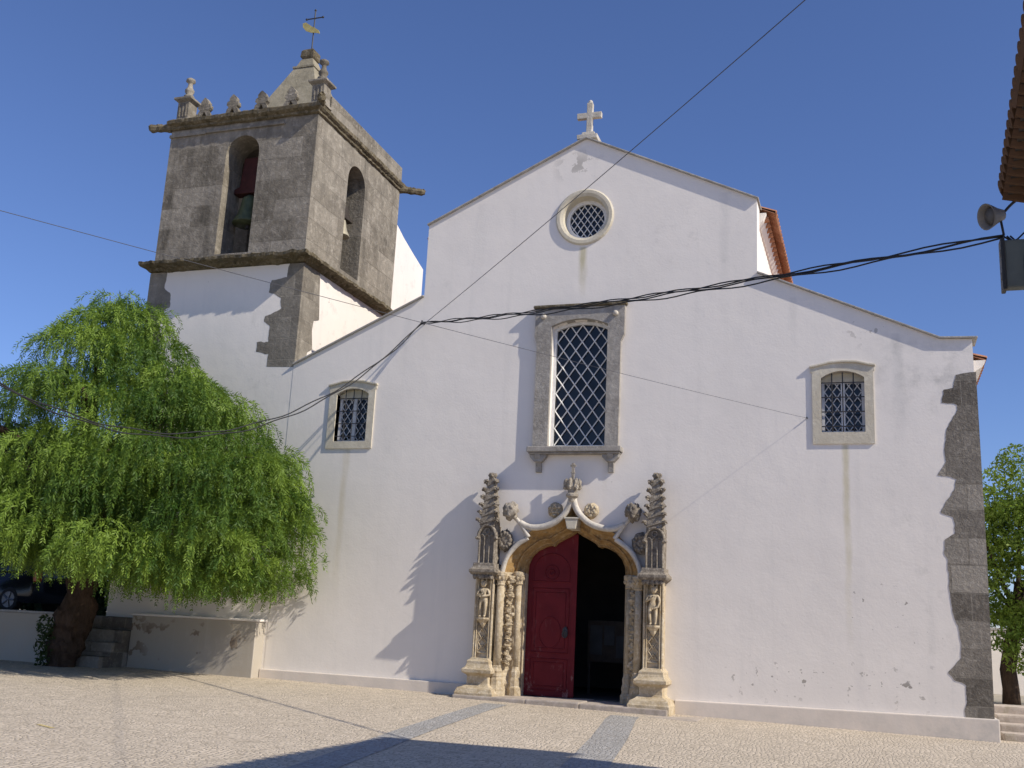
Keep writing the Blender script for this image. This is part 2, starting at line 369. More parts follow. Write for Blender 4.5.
def smooth2(path, it=2):
    p = [Vector((*q, 0)) for q in path]
    for _ in range(it):
        q = [p[0]]
        for a, b in zip(p, p[1:]): q += [a*.75+b*.25, a*.25+b*.75]
        p = q+[p[-1]]
    return [(v.x, v.y) for v in p]

def jag(path, seed=3):     # broken plaster edge: slightly rounded with fine irregularities
    p = resample(path, int(len(path)*8)); o = []
    for i, (a, b) in enumerate(p):
        q = mnoise.noise_vector(Vector((a*4, b*4, seed)))*.035+mnoise.noise_vector(Vector((a*14, b*14, seed)))*.018
        o.append((a+(q.x if 0 < i < len(p)-1 else 0), b+(q.y if 0 < i < len(p)-1 else 0)))
    return o
# ------------------------------------------------------------------ ground
def sheet(name, mat, x0, x1, y0, y1, dz=0, nx=60, ny=60):
    mb = MB(); xs = np.linspace(x0, x1, nx); ys = np.linspace(y0, y1, ny)
    def z(x, y):
        f = 1/(1+(max(0, abs(x)-25, abs(y+5)-30)/40)**2); return gz(x, y)*f+dz
    mb.add([(x, y, z(x, y)) for y in ys for x in xs], [(j*nx+i, j*nx+i+1, (j+1)*nx+i+1, (j+1)*nx+i) for j in range(ny-1) for i in range(nx-1)])
    return struct(mb.build(name, mat, smooth=True))
sheet('ground', 'paving', -400, 400, -400, 400, 0, 161, 161)
def strip(name, mat, pts, w, dz):
    mb = MB(); P = []
    pts = [Vector((*p, 0)) for p in pts]; n = len(pts)
    for i, p in enumerate(pts):
        t = (pts[min(i+1, n-1)]-pts[max(i-1, 0)]).normalized(); s = Vector((-t.y, t.x, 0))*w/2
        for q in (p-s, p+s): P.append((q.x, q.y, gz(q.x, q.y)+dz))
    mb.add(P, [(2*i, 2*i+1, 2*i+3, 2*i+2) for i in range(n-1)]); return struct(mb.build(name, mat))
strip('paving_band', 'darkpaving', [(-.97, -1.30), (-.85, -2.6), (-.42, -6), (.2, -10.1), (.9, -15), (1.6, -20)], .43, .006)
strip('paving_band', 'darkpaving', [(1.42, -1.40), (1.5, -2.1), (2.0, -5), (2.46, -8.1), (3.5, -15), (4.2, -20)], .50, .006)
strip('painted_mark', 'yellow', [(-3.9, -9.35), (-3.55, -9.5)], .06, .005)

# ------------------------------------------------------------------ church
church = thing('church', (0, .3, 0), 'white plastered church with stepped gable, carved stone doorway and half open red door', 'church')
half_out = [(-1.40, -.05), (-1.40, 2.42), (-1.38, 2.55), (-1.30, 2.72), (-1.16, 2.92), (-.98, 3.09), (-.84, 3.22), (-.70, 3.27), (-.52, 3.31), (-.36, 3.38), (-.22, 3.47), (-.10, 3.60), (-.03, 3.72), (0, 3.78)]
half_in = [(-1.0, -.05), (-1.0, 2.42), (-.985, 2.6), (-.92, 2.75), (-.80, 2.87), (-.63, 2.955), (-.5, 2.985), (-.455, 2.96), (-.40, 3.03), (-.26, 3.11), (-.12, 3.18), (0, 3.26)]
hole_portal = half_out+[(-x, z) for x, z in half_out[-2::-1]]
outer = [(-6.597, -.35), (-6.597, 6.82), (-3.54, 8.24), (-3.54, 9.89), (-.02, 11.58), (3.53, 9.89), (3.53, 8.33), (6.79, 6.86), (7.33, 6.84), (7.36, -.35)]
OC = (0, 9.80); SL = arch(-5.43, -4.67, 5.08, 6.12, 6.24); SR = arch(4.69, 5.46, 5.15, 6.18, 6.31); CW = arch(-.59, .59, 4.9, 7.42, 7.555)
hp = [(p[0], max(p[1], -.34)) for p in hole_portal]; hp[0] = (-1.40, -.34); hp[-1] = (1.40, -.34)
mb = MB(); plate(mb, outer, [hp, circle(*OC, .5), SL, SR, CW], 0, .5)
mb.build('facade_wall', 'facade', church)
# coping strips along the roof line
def coping(pts, name='coping'):
    mb = MB()
    t = .032
    rs = [[(x, -.07, z), (x, .56, z), (x, .56, z+t), (x, -.07, z+t)] for x, z in pts]
    mb.rings(rs); mb.build(name, 'coping', church, bevel=.008)
coping([(-6.597, 6.823), (-3.542, 8.243)]); coping([(-3.56, 9.882), (-.02, 11.583), (3.57, 9.872)])
coping([(3.535, 8.333), (6.79, 6.863), (7.42, 6.843)])
# plinth
mb = MB()
mb.prism([(-6.65, -.4), (-2.05, -.4), (-2.05, .25), (-6.65, .27)], -.09, .05); mb.build('plinth', 'plinth', church, bevel=.015)
mb = MB(); mb.prism([(2.03, -.4), (7.44, -.4), (7.44, .26), (2.03, .22)], -.09, .05); mb.box(7.365, 7.44, .051, 19, -.5, .258); mb.build('plinth', 'plinth', church, bevel=.02)
QR = [(7.27, 6.22), (7.02, 6.19), (6.98, 5.95), (6.8, 5.91), (6.78, 5.65), (7.01, 5.63), (7.01, 5.49), (6.95, 5.35), (6.84, 5.2), (6.8, 4.99), (6.78, 4.8), (6.8, 4.61), (6.64, 4.35), (6.96, 4.3), (6.86, 4.02), (6.68, 3.7), (6.88, 3.6), (6.88, 3.32), (6.74, 3.21), (6.69, 2.99), (6.75, 2.88), (6.77, 2.42), (6.79, 2.0), (6.89, 1.7), (6.91, 1.21), (6.68, 0.98), (6.79, 0.84), (6.96, 0.78), (6.93, 0.25)]
mb = MB(); plate(mb, jag(QR)+[(7.372, .26), (7.385, 3), (7.365, 6.22)], [], -.006, .2); mb.build('quoin', 'quoin', church)
# oculus
def ring_frame(name, c, r0, r1, y0, y1, mat, parent, prof=3):
    mb = MB(); n = 48
    P = [(r1, .02), (r1, y0+.03), (r1-.03, y0), (r0+.09, y0), (r0+.03, y0+.035), (r0, y1)]
    rs = [[(c[0]+r*math.cos(a), y, c[1]+r*math.sin(a)) for r, y in P] for a in [2*math.pi*i/n for i in range(n+1)]]
    mb.rings(rs, closed=False, caps=False); return mb.build(name, mat, parent, smooth=False, bevel=0)
oc = MB(); oc.add([], []); oculus = ring_frame('round_window', OC, .44, .625, -.045, .3, 'beige', church)
mb = MB(); plate(mb, circle(*OC, .45), [circle(*OC, .375)], .20, .26); mb.build('sash', 'white_paint', oculus)
mb = MB(); lattice(mb, circle(*OC, .376), .145, .205, .011, .235); mb.build('lattice', 'white_paint', oculus)
mb = MB(); plate(mb, circle(*OC, .44), [], .262, .27); mb.build('glass', 'glass', oculus)
# tall centre window
mb = MB()
frame_o = [(-.90, 4.9), (.86, 4.9), (.86, 7.05), (.93, 7.2), (.93, 7.80), (-.95, 7.80), (-.95, 7.2), (-.90, 7.05)]
plate(mb, frame_o, [CW], -.095, .25); cw = mb.build('tall_window', 'winstone', church, bevel=.018, jitter=.004)
mb = MB(); mb.box(-.99, .97, -.15, .1, 7.805, 7.87); mb.build('cornice_strip', 'cornice', cw, bevel=.02, jitter=.008)
mb = MB(); mb.box(-.98, .94, -.23, .2, 4.79, 4.897); mb.box(-.95, .91, -.19, .1, 4.755, 4.788); mb.build('sill', 'winstone', cw, bevel=.02, jitter=.006)
for x in (-.76, .72):
    mb = MB(); mb.prism([(-.18, 4.753), (0, 4.753), (0, 4.40), (-.05, 4.40), (-.06, 4.50), (-.09, 4.60), (-.15, 4.67)], x-.06, x+.06, 'x')
    mb.prism([(x-.18, 4.752), (x+.18, 4.752), (x+.16, 4.69), (x+.075, 4.60), (x-.075, 4.60), (x-.16, 4.69)], -.14, -.0); mb.build('bracket', 'winstone', cw, bevel=.012)
for x in (-.77, .745):
    mb = MB(); mb.blob((x, -.115, 7.63), (.06, .06, .06), 1, .05); mb.build('boss', 'roll', cw, smooth=True)
mb = MB(); ci = arch(-.535, .535, 4.97, 7.37, 7.49); plate(mb, arch(-.588, .588, 4.903, 7.42, 7.553), [ci], .12, .19); mb.build('sash', 'white_paint', cw)
mb = MB(); lattice(mb, ci, .262, .36, .0125, .15); mb.build('lattice', 'white_paint', cw)
mb = MB(); plate(mb, arch(-.57, .57, 4.92, 7.40, 7.53), [], .192, .20); mb.build('glass', 'glass', cw)
# side windows
def side_window(cx, zb, zt, hole):
    x0, x1 = cx-.545, cx+.545
    o = [(x0, zb), (x1, zb), (x1, zt-.12)]+[(x1+.025, zt-.11), (x1+.025, zt-.03), (x1-.08, zt-.01), (cx+.25, zt+.045), (cx, zt+.06), (cx-.25, zt+.045), (x0+.08, zt-.01), (x0-.025, zt-.03), (x0-.025, zt-.11)]+[(x0, zt-.12)]
    mb = MB(); plate(mb, o, [hole], -.03, .22); w = mb.build('side_window', 'beige', church, bevel=.01)
    mb = MB(); pts = [(x0-.04, zt-.03), (x0+.08, zt-.01), (cx-.25, zt+.045), (cx, zt+.06), (cx+.25, zt+.045), (x1-.08, zt-.01), (x1+.04, zt-.03)]
    mb.rings([[(x, -.065, z), (x, .03, z), (x, .03, z+.04), (x, -.065, z+.04)] for x, z in pts]); mb.build('hood_mould', 'beige', w, bevel=.01)
    hx0, hx1 = hole[0][0], hole[1][0]; hz0 = hole[0][1]; hz1 = max(p[1] for p in hole)
    mb = MB(); panes = []
    for a, b in ((hx0+.055, cx-.035), (cx+.035, hx1-.055)): panes.append([(a, hz0+.05), (b, hz0+.05), (b, hz1-.2), (a, hz1-.2)])
    plate(mb, [(hx0-.01, hz0-.01), (hx1+.01, hz0-.01), (hx1+.01, hz1-.05), (hx0-.01, hz1-.05)], panes, .15, .205); mb.build('sash', 'white_paint', w)
    mb = MB(); plate(mb, arch(hx0-.005, hx1+.005, hz1-.17, hz1-.07, hz1+.01), [], .13, .148); mb.build('tympanum', 'cream_paint', w)
    mb = MB()
    for p in panes: lattice(mb, p, .1495, .215, .0095, .175, .5)
    mb.build('lattice', 'white_paint', w)
    mb = MB(); mb.box(hx0, hx1, .206, .214, hz0, hz1-.06); mb.build('glass', 'glass', w)
    mb = MB()
    for k in range(1, 4):
        x = hx0+(hx1-hx0)*k/4; mb.tube([(x, .035, hz0-.01), (x, .035, hz1-.01)], .011, 6)
    for k in range(4):
        z = hz0+.12+k*(hz1-hz0-.22)/3.4; mb.tube([(hx0-.01, .04, z), (hx1+.01, .04, z)], .011, 6)
    mb.build('iron_grille', 'iron', w)
side_window(-5.06, 4.92, 6.33, SL); side_window(5.075, 4.93, 6.41, SR)
# gable cross
mb = MB(); mb.stack([(.22, 11.60), (.22, 11.70), (.15, 11.72), (.13, 11.80)], (-.02, .22)); 
mb.box(-.082, .042, .16, .28, 11.78, 12.52); mb.box(-.30, .24, .165, .275, 12.16, 12.29)
mb.lathe([(.062, 12.51), (.05, 12.57), (.02, 12.60)], (-.02, .22), 8); mb.build('gable_cross', 'cross', church, bevel=.018, jitter=.006)

# roofs and walls behind the facade
def tile_sheet(mb, p0, along, slope, length, width, pitch=.215, amp=.055, thick=.03, rows=None):
    # p0 eave corner, along = unit vector along the eave, slope = unit vector up the slope; half-round tile profile
    p0, along, slope = Vector(p0), Vector(along), Vector(slope); nrm = along.cross(slope)
    if nrm.z < 0: nrm = -nrm
    n = int(length/pitch)*8; m_ = rows or max(2, int(width/.38))
    vs = []; fs = []
    for j in range(m_+1):
        for sub in (0, 1):
            d = width*j/m_+(.0 if sub == 0 else .012)
            lift = .022 if sub == 1 else 0.0
            if j == m_ and sub == 1: continue
            for i in range(n+1):
                u = length*i/n; ph = (u/pitch) % 1
                h = amp*abs(math.sin(math.pi*ph))**.7*(1 if 1 else 0)
                vs.append(p0+along*u+slope*d+nrm*(h+lift))
    # sawtooth: each course starts slightly raised
    rowsn = len(vs)//(n+1)
    for j in range(rowsn-1):
        for i in range(n): a = j*(n+1)+i; fs.append((a, a+1, a+n+2, a+n+1))
    # front edge thickness
    o = len(vs)
    for i in range(n+1): vs.append(vs[i]-nrm*thick)
    for i in range(n): fs.append((i, i+1, o+i+1, o+i))
    # underside
    q = len(vs); back = (rowsn-1)*(n+1)
    vs.append(vs[back]-nrm*(thick+.02)); vs.append(vs[back+n]-nrm*(thick+.02))
    fs.append(tuple(range(o, o+n+1))+(q+1, q)); mb.add(vs, fs)
th = math.atan(.44); c_, s_ = math.cos(th), math.sin(th)
for sg in (1, -1):
    mb = MB(); tile_sheet(mb, (sg*3.84, .62, 9.835), (0, 1, 0), (-sg*c_, 0, s_), 19, 3.85/c_); rf = mb.build('nave_roof', 'tile', church)
    mb = MB()
    for k in range(66):   # rounded tile ends bedded in white mortar under the eave
        y = .72+k*.285; mb.tube([(sg*3.50, y, 9.70), (sg*3.70, y, 9.735)], .068, 8)
    mb.box(min(sg*3.49, sg*3.515), max(sg*3.49, sg*3.515), .66, 19.4, 9.68, 9.72)
    mb.build('eave_tile_row', 'tile', rf)
    mb = MB(); mb.prism([(sg*3.40, 9.56), (sg*3.53, 9.56), (sg*3.60, 9.64), (sg*3.66, 9.80), (sg*3.40, 9.80)], .52, 19.6); mb.build('eave_cove', 'plaster', rf)
    mb = MB(); mb.box(min(sg*3.2, sg*3.5), max(sg*3.2, sg*3.5), .502, 19.5, 6.5, 9.6); mb.build('nave_wall', 'plaster', church)
    x1 = 7.32 if sg > 0 else -6.62
    ez = 6.62 if sg > 0 else 6.45
    L = abs(x1+sg*.3-sg*3.5); tz = 8.0-ez; l2 = math.hypot(L, tz)
    mb = MB(); tile_sheet(mb, (x1+sg*.3, .62 if sg > 0 else 6.8, ez), (0, 1, 0), (-sg*L/l2, 0, tz/l2), 19 if sg > 0 else 12.8, l2); rf = mb.build('aisle_roof', 'tile', church)
    if sg > 0:
        mb = MB()
        for k in range(88): y = .72+k*.215; mb.tube([(x1+.02, y, ez-.13), (x1+.24, y, ez-.09)], .072, 8)
        mb.build('eave_tile_row', 'tile', rf)
        mb = MB(); mb.prism([(x1-.1, ez-.28), (x1+.05, ez-.28), (x1+.20, ez-.18), (x1+.27, ez-.05), (x1-.1, ez-.05)], .52, 19.6); mb.build('eave_cove', 'plaster', rf)
    mb = MB(); mb.box(min(x1, x1-sg*.4), max(x1, x1-sg*.4), .502, 19.5, -.6, ez-.05); mb.build('aisle_wall', 'plaster', church)
# low roof between tower and facade on the left
mb = MB(); l2 = math.hypot(3.06, 1.42)
tile_sheet(mb, (-6.57, .62, 6.55), (0, 1, 0), (3.06/l2, 0, 1.42/l2), 6.3, l2); mb.build('aisle_roof', 'tile', church)
mb = MB(); mb.box(-6.6, 7.3, 19.5, 19.9, -.6, 8.0); mb.box(-3.4, 3.4, 19.51, 19.89, 8.0, 11.0); mb.build('end_wall', 'plaster', church)
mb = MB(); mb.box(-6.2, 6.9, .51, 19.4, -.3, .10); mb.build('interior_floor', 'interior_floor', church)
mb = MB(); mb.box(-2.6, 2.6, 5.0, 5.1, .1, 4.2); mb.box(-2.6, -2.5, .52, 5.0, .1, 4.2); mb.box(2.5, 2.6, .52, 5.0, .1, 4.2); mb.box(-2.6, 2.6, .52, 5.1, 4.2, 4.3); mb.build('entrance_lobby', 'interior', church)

# --- carved doorway
N = 90
po = resample(half_out, N); pi_ = resample(half_in, N)
# match both paths by height on the jamb, by arc above
def split(path, n1, n2):
    z = path
    i = next(k for k, p in enumerate(path) if p[1] >= 2.419)
    return np.vstack([resample(path[:i+1], n1), resample(path[i:], n2)[1:]])
po = split(half_out, 50, 60); pi_ = split(half_in, 50, 60)
PO = np.vstack([po, po[-2::-1]*[-1, 1]]); PI = np.vstack([pi_, pi_[-2::-1]*[-1, 1]])
prof = [(-.02, .04), (-.02, -.12), (.02, -.155), (.10, -.14), (.17, -.06), (.27, .03), (.40, .09), (.52, .10), (.60, .07), (.66, .08), (.72, .15), (.82, .22), (.90, .235), (.97, .22), (1.0, .25), (1.0, .52)]
def archivolt(i0, i1, name, mat, carve):
    mb = MB(); rs = []
    for i in range(i0, i1):
        row = []
        for k, (t, y) in enumerate(prof):
            p = PO[i]*(1-t)+PI[i]*t
            d = 0
            if .1 < t < .62:
                v = Vector((p[0]*carve, t*6, p[1]*carve)); d = -.05*max(0, mnoise.noise(v*1.0)+.1)*2*math.sin(math.pi*(t-.1)/.52)
            row.append((p[0], y+d, p[1]))
        rs.append(row)
    mb.rings(rs, closed=False, caps=False); return mb.build(name, mat, church, smooth=False)
T = len(PO)
door_arch = archivolt(49, T-49, 'door_arch', 'ochre', 6)
jl = archivolt(0, 50, 'door_jamb', 'cream', 9); jr = archivolt(T-50, T, 'door_jamb', 'cream', 9)
# roll mouldings
def roll(name, pts, r, y, mat='roll', mirror=False):
    p = smooth2(pts, 2); mb = MB(); mb.tube([((-x if mirror else x), y, z) for x, z in p], r, 10); return mb.build(name, mat, door_arch, smooth=True, jitter=.006)
for mi in (False, True):
    roll('roll_moulding', [(-1.38, 2.40), (-1.36, 2.55), (-1.28, 2.74), (-1.12, 2.94), (-.88, 3.09)], .05, -.15, 'roll', mi)
    roll('ogee_moulding', [(-1.05, 3.38), (-.92, 3.31), (-.78, 3.285), (-.60, 3.30), (-.40, 3.365), (-.25, 3.46), (-.12, 3.60), (-.05, 3.74), (-.02, 3.86)], .062, -.16, 'roll', mi)
    roll('branch_moulding', [(-1.20, 3.52), (-1.05, 3.37), (-.86, 3.10)], .042, -.17, 'roll', mi)
    s = -1 if not mi else 1
    mb = MB(); mb.blob((s*1.23, -.26, 3.60), (.145, .14, .17), 3+s, .28, 3.5, 3)
    for k in range(14):
        a = k*2.4; zz = -.12+.24*k/13; mb.blob((s*1.23+.115*math.cos(a)*math.sqrt(max(.1, 1-(zz/.17)**2)), -.26+.11*math.sin(a), 3.60+zz), (.045, .04, .05), k, .3)
    mb.build('leaf_boss', 'greystone' if s < 0 else 'darkstone', door_arch, smooth=True)
    mb = MB(); mb.blob((s*1.36, -.10, 3.03), (.16, .07, .20), 5+s, .25, 3, 3)
    for k in range(11):
        a = k*2*math.pi/11; mb.blob((s*1.36+.105*math.cos(a), -.15, 3.03+.13*math.sin(a)), (.045, .035, .05), k, .4)
    mb.build('rosette', 'darkstone', door_arch, smooth=True)
    mb = MB(); mb.blob((s*.365, -.07, 3.645), (.15, .06, .155), 9+s, .12, 3, 3)
    for k in range(12):
        a = k*2*math.pi/12; rr = .10 if k % 2 else .055; mb.blob((s*.365+rr*math.cos(a), -.125, 3.645+rr*math.sin(a)), (.035, .03, .035), k, .4)
    mb.build('rosette', 'cream', door_arch, smooth=True)
mb = MB(); mb.prism([(-.13, 3.46), (.13, 3.46), (.085, 3.27), (-.085, 3.27)], -.20, .2); mb.prism([(-.16, 3.50), (.16, 3.50), (.14, 3.46), (-.14, 3.46)], -.215, .2); mb.build('keystone', 'beige', door_arch, bevel=.015)
mb = MB(); cxy = (.0, -.2)
mb.lathe([(.05, 3.80), (.07, 3.86), (.12, 3.90), (.125, 3.94), (.085, 3.97), (.09, 4.02), (.13, 4.10), (.12, 4.16), (.06, 4.18)], cxy, 12)
for k in range(6):
    a = k*math.pi/3+.3; mb.blob((.125*math.cos(a), -.2+.11*math.sin(a), 4.16), (.055, .05, .10), k, .35, 3)
    mb.blob((.145*math.cos(a), -.2+.12*math.sin(a), 4.08), (.04, .04, .05), k+9, .3, 3)
mb.box(-.024, .024, -.225, -.18, 4.16, 4.56); mb.box(-.055, .055, -.222, -.183, 4.49, 4.525); mb.box(-.04, .04, -.222, -.183, 4.36, 4.38)
mb.build('crown_finial', 'greystone', door_arch, smooth=False, jitter=.006)

# statue figures: one continuous skinned body
def skin_body(name, J, edges, parent, mat):
    me = bpy.data.meshes.new(name); me.from_pydata([j[:3] for j in J], [], edges)
    o = bpy.data.objects.new(name, me); C.objects.link(o)
    md = o.modifiers.new('skin', 'SKIN'); md.use_smooth_shade = True
    for i, j in enumerate(J): me.skin_vertices[0].data[i].radius = (j[3], j[4] if len(j) > 4 else j[3])
    me.skin_vertices[0].data[0].use_root = True
    sb = o.modifiers.new('sub', 'SUBSURF'); sb.levels = 2
    dg = bpy.context.evaluated_depsgraph_get(); ev = o.evaluated_get(dg); m2 = bpy.data.meshes.new_from_object(ev)
    vs = [v.co.copy() for v in m2.vertices]; fs = [tuple(p.vertices) for p in m2.polygons]
    bpy.data.objects.remove(o); bpy.data.meshes.remove(me); bpy.data.meshes.remove(m2)
    mb = MB(); mb.add(vs, fs); return mb, vs
def statue(cx, cy, zb, flip, parent):
    f = -1 if flip else 1
    P = lambda x, y, z: (cx+f*x, cy+y, zb+z)
    J = [(*P(.01, 0, .36), .068, .055), (*P(.005, 0, .44), .055, .045), (*P(0, -.005, .52), .068, .05), (*P(0, 0, .565), .035),
         (*P(-.045, 0, .34), .045), (*P(-.055, -.02, .19), .033), (*P(-.045, .0, .04), .022), (*P(-.05, -.05, .02), .02),
         (*P(.055, -.01, .34), .045), (*P(.06, -.035, .19), .033), (*P(.04, -.01, .04), .022), (*P(.045, -.06, .02), .02),
         (*P(-.09, 0, .535), .03), (*P(-.125, -.02, .43), .025), (*P(-.03, -.075, .43), .02), (*P(.03, -.08, .46), .018),
         (*P(.09, 0, .535), .03), (*P(.125, -.02, .43), .025), (*P(.04, -.08, .41), .02), (*P(-.02, -.085, .40), .018)]
    if flip:
        J[14] = (*P(-.10, -.06, .33), .02); J[15] = (*P(-.02, -.08, .30), .018); J[18] = (*P(.05, -.075, .47), .02); J[19] = (*P(.0, -.09, .52), .018)
    E = [(0, 1), (1, 2), (2, 3), (0, 4), (4, 5), (5, 6), (6, 7), (0, 8), (8, 9), (9, 10), (10, 11), (2, 12), (12, 13), (13, 14), (14, 15), (2, 16), (16, 17), (17, 18), (18, 19)]
    mb, _ = skin_body('statue', J, E, parent, 'cream')
    hx, hy, hz = P(-.01, -.01, .645)
    mb.blob((hx, hy, hz), (.052, .06, .07), 1, .04, 2, 3); mb.blob((hx, hy-.058, hz-.005), (.012, .016, .018), 2, .1)          # nose
    for s in (-1, 1): mb.blob((hx+s*.054, hy+.005, hz), (.01, .014, .018), 2, .1); mb.blob((hx+s*.02, hy-.05, hz+.016), (.011, .008, .007), 2, .1)
    mb.blob((hx, hy-.052, hz-.034), (.018, .01, .006), 3, .1)
    for k in range(16):
        a = k*.9; mb.blob((hx+.045*math.cos(a), hy+.015+.045*math.sin(a), hz+.03+.02*(k % 3)), (.022, .022, .02), k, .2)
    for s, js in ((-1, 15), (1, 19)):
        x, y, z = J[js][:3]
        for q in range(4): mb.tube([(x+f*s*-.0, y-.004*q, z+.012-.008*q), (x+(-s)*f*.03, y-.012, z+.016-.009*q)], .0055, 5)
    return mb.build('statue', 'cream', parent, smooth=True)
def pilaster(s):
    cx = s*1.665
    g = 'darkstone'; YS[0] = 1.24
    mb = MB(); mb.box(cx-.16, cx+.16, -.22, .05, .70, 2.34)
    for d in (-1, 1):
        mb.tube([(cx+d*.17, -.245, .72), (cx+d*.17, -.245, 2.34)], .028, 8); mb.tube([(cx+d*.125, -.255, .72), (cx+d*.125, -.255, 2.34)], .015, 8)
    root = mb.build('pilaster', 'cream', church, jitter=.004)
    c = (cx, -.16)
    mb = MB(); mb.stack([(.38, -.12), (.38, .12), (.365, .15), (.345, .20), (.27, .235), (.225, .27), (.215, .30), (.215, .42), (.235, .45), (.285, .475), (.30, .49), (.30, .545), (.265, .575), (.24, .61), (.225, .655), (.225, .70), (.18, .735), (.168, .76)], c, 1.02)
    mb.build('pedestal', 'cream', root, bevel=.006, jitter=.012)
    mb = MB()   # blind tracery panel
    z0, z1 = .86, 1.36
    for d in (-1, 1): mb.tube([(cx+d*.10, -.225, z0), (cx+d*.10, -.225, z1)], .017, 6)
    mb.tube([(cx-.10, -.225, z0), (cx+.10, -.225, z0)], .017, 6)
    for k in range(3):
        z = z0+.03+k*.165
        mb.tube([(cx-.09, -.23, z), (cx, -.235, z+.11), (cx+.09, -.23, z)], .014, 6); mb.tube([(cx-.09, -.23, z+.165), (cx, -.235, z+.05), (cx+.09, -.23, z+.165)], .011, 6)
    mb.build('tracery_panel', 'cream', root)
    mb = MB(); mb.lathe([(.02, 1.33), (.05, 1.37), (.07, 1.42), (.12, 1.47), (.135, 1.49), (.135, 1.52)], (cx, -.24), 8, .39); mb.build('corbel', 'cream', root, jitter=.005)
    statue(cx, -.285, 1.515, s > 0, root)
    mb = MB(); mb.stack([(.17, 2.26), (.19, 2.31), (.24, 2.34), (.275, 2.38), (.275, 2.43), (.235, 2.46), (.215, 2.50), (.21, 2.56)], c, 1.0)
    for k in range(5): mb.blob((cx-.16+.08*k, -.37, 2.30), (.045, .03, .06), k, .3, 3)
    mb.build('canopy_ledge', g, root, bevel=.01, jitter=.01)
    mb = MB(); mb.box(cx-.165, cx+.165, -.26, .05, 2.55, 3.30)      # tabernacle with lancets
    for d in (-.155, -.05, .05, .155): mb.tube([(cx+d, -.275, 2.56), (cx+d, -.275, 3.06)], .022 if abs(d) > .1 else .016, 8)
    for d in (-.105, 0, .105): mb.tube([(cx+d+.05*math.cos(a), -.275, 3.06+.06*math.sin(a)) for a in np.linspace(0, math.pi, 7)], .013, 6)
    mb.tube([(cx+.185*math.cos(a), -.29, 3.06+.24*math.sin(a)) for a in np.linspace(0, math.pi, 13)], .03, 8)
    for d in (-1, 1): mb.blob((cx+d*.19, -.29, 3.05), (.05, .05, .035), 2, .2)
    mb.tube([(cx+.05*math.cos(a), -.28, 3.19+.05*math.sin(a)) for a in np.linspace(0, 2*math.pi, 13)], .012, 6)
    mb.build('tabernacle', g, root, jitter=.006)
    mb = MB(); mb.stack([(.15, 3.28), (.13, 3.5), (.095, 3.9), (.055, 4.24), (.05, 4.30)], c, 1.0)
    for k in range(6):
        z = 3.38+k*.155; hw = .165-.10*(z-3.28)/1.0
        for d in (-1, 1):
            for yy in (-.16-hw,):
                mb.blob((cx+d*(hw+.036), yy+.02, z+.03), (.05, .055, .04), k*2+d, .5, 3); mb.tube([(cx+d*hw*.6, yy+.05, z-.07), (cx+d*(hw+.03), yy+.03, z)], [.02, .03], 6)
        mb.tube([(cx-hw, -.16-hw-.0, z-.07), (cx+hw, -.16-hw+.004, z+.03)], .012, 6)
    for k in range(5): a = k*1.256; mb.blob((cx+.045*math.cos(a), -.16+.045*math.sin(a), 4.31), (.045, .045, .05), k, .3)
    mb.build('pinnacle', g, root, jitter=.006)
    YS[0] = 1.0   # colonnette beside the pilaster
    x = s*1.365
    mb = MB(); mb.lathe([(.075, .62), (.072, 1.4), (.07, 2.18)], (x, -.24), 14); col = mb.build('colonnette', 'cream', church, smooth=True, jitter=.004)
    mb = MB(); mb.lathe([(.18, .08), (.18, .20), (.15, .25), (.135, .28), (.135, .38), (.115, .42), (.125, .45), (.105, .50), (.115, .54), (.085, .60), (.09, .63), (.075, .65)], (x, -.24), 8, .39); mb.build('base', 'cream', col, jitter=.008)
    mb = MB(); mb.lathe([(.072, 2.14), (.088, 2.16), (.078, 2.19), (.085, 2.25), (.115, 2.32), (.125, 2.34), (.125, 2.39), (.10, 2.41)], (x, -.24), 10)
    for k in range(8): a = k*math.pi/4; mb.blob((x+.095*math.cos(a), -.24+.095*math.sin(a), 2.29), (.03, .03, .045), k, .3)
    mb.build('capital', 'cream', col, jitter=.005)
    # carved foliage strip in the hollow
    mb = MB()
    for k in range(34):
        z = .66+k*.05; mb.blob((s*(1.235+.03*math.sin(k*1.9)), -.05+.02*math.cos(k*2.3), z), (.06+.02*math.sin(k), .05, .042), k, .45, 3)
    mb.build('carved_foliage', 'cream', jl if s < 0 else jr, jitter=.004)
    x = s*1.115
    mb = MB(); mb.lathe([(.065, .6), (.062, 1.4), (.062, 2.2)], (x, .12), 12); col = mb.build('inner_colonnette', 'cream', church, smooth=True)
    mb = MB(); mb.lathe([(.135, .08), (.135, .22), (.11, .26), (.12, .36), (.10, .42), (.105, .52), (.08, .58), (.075, .62)], (x, .12), 8, .39); mb.build('base', 'cream', col, jitter=.006)
    mb = MB(); mb.lathe([(.072, 2.18), (.09, 2.20), (.08, 2.23), (.10, 2.32), (.12, 2.36), (.12, 2.42), (.09, 2.44)], (x, .12), 10)
    for k in range(8): a = k*math.pi/4; mb.blob((x+.09*math.cos(a), .12+.09*math.sin(a), 2.31), (.03, .03, .04), k, .3)
    mb.build('capital', 'cream', col, jitter=.005)
pilaster(-1); pilaster(1)
# doorstep
mb = MB(); mb.box(-2.06, -.62, -.72, .5, -.2, .085); mb.box(-.615, .40, -.72, .5, -.2, .09); mb.box(.405, 2.02, -.72, .5, -.2, .075); mb.build('door_step', 'step', church, bevel=.025, jitter=.01)
mb = MB(); mb.box(-2.35, .50, -1.22, -.0, -.3, -.025); mb.box(.505, 2.62, -1.22, -.0, -.3, -.035); mb.build('door_step', 'step', church, bevel=.02, jitter=.008)
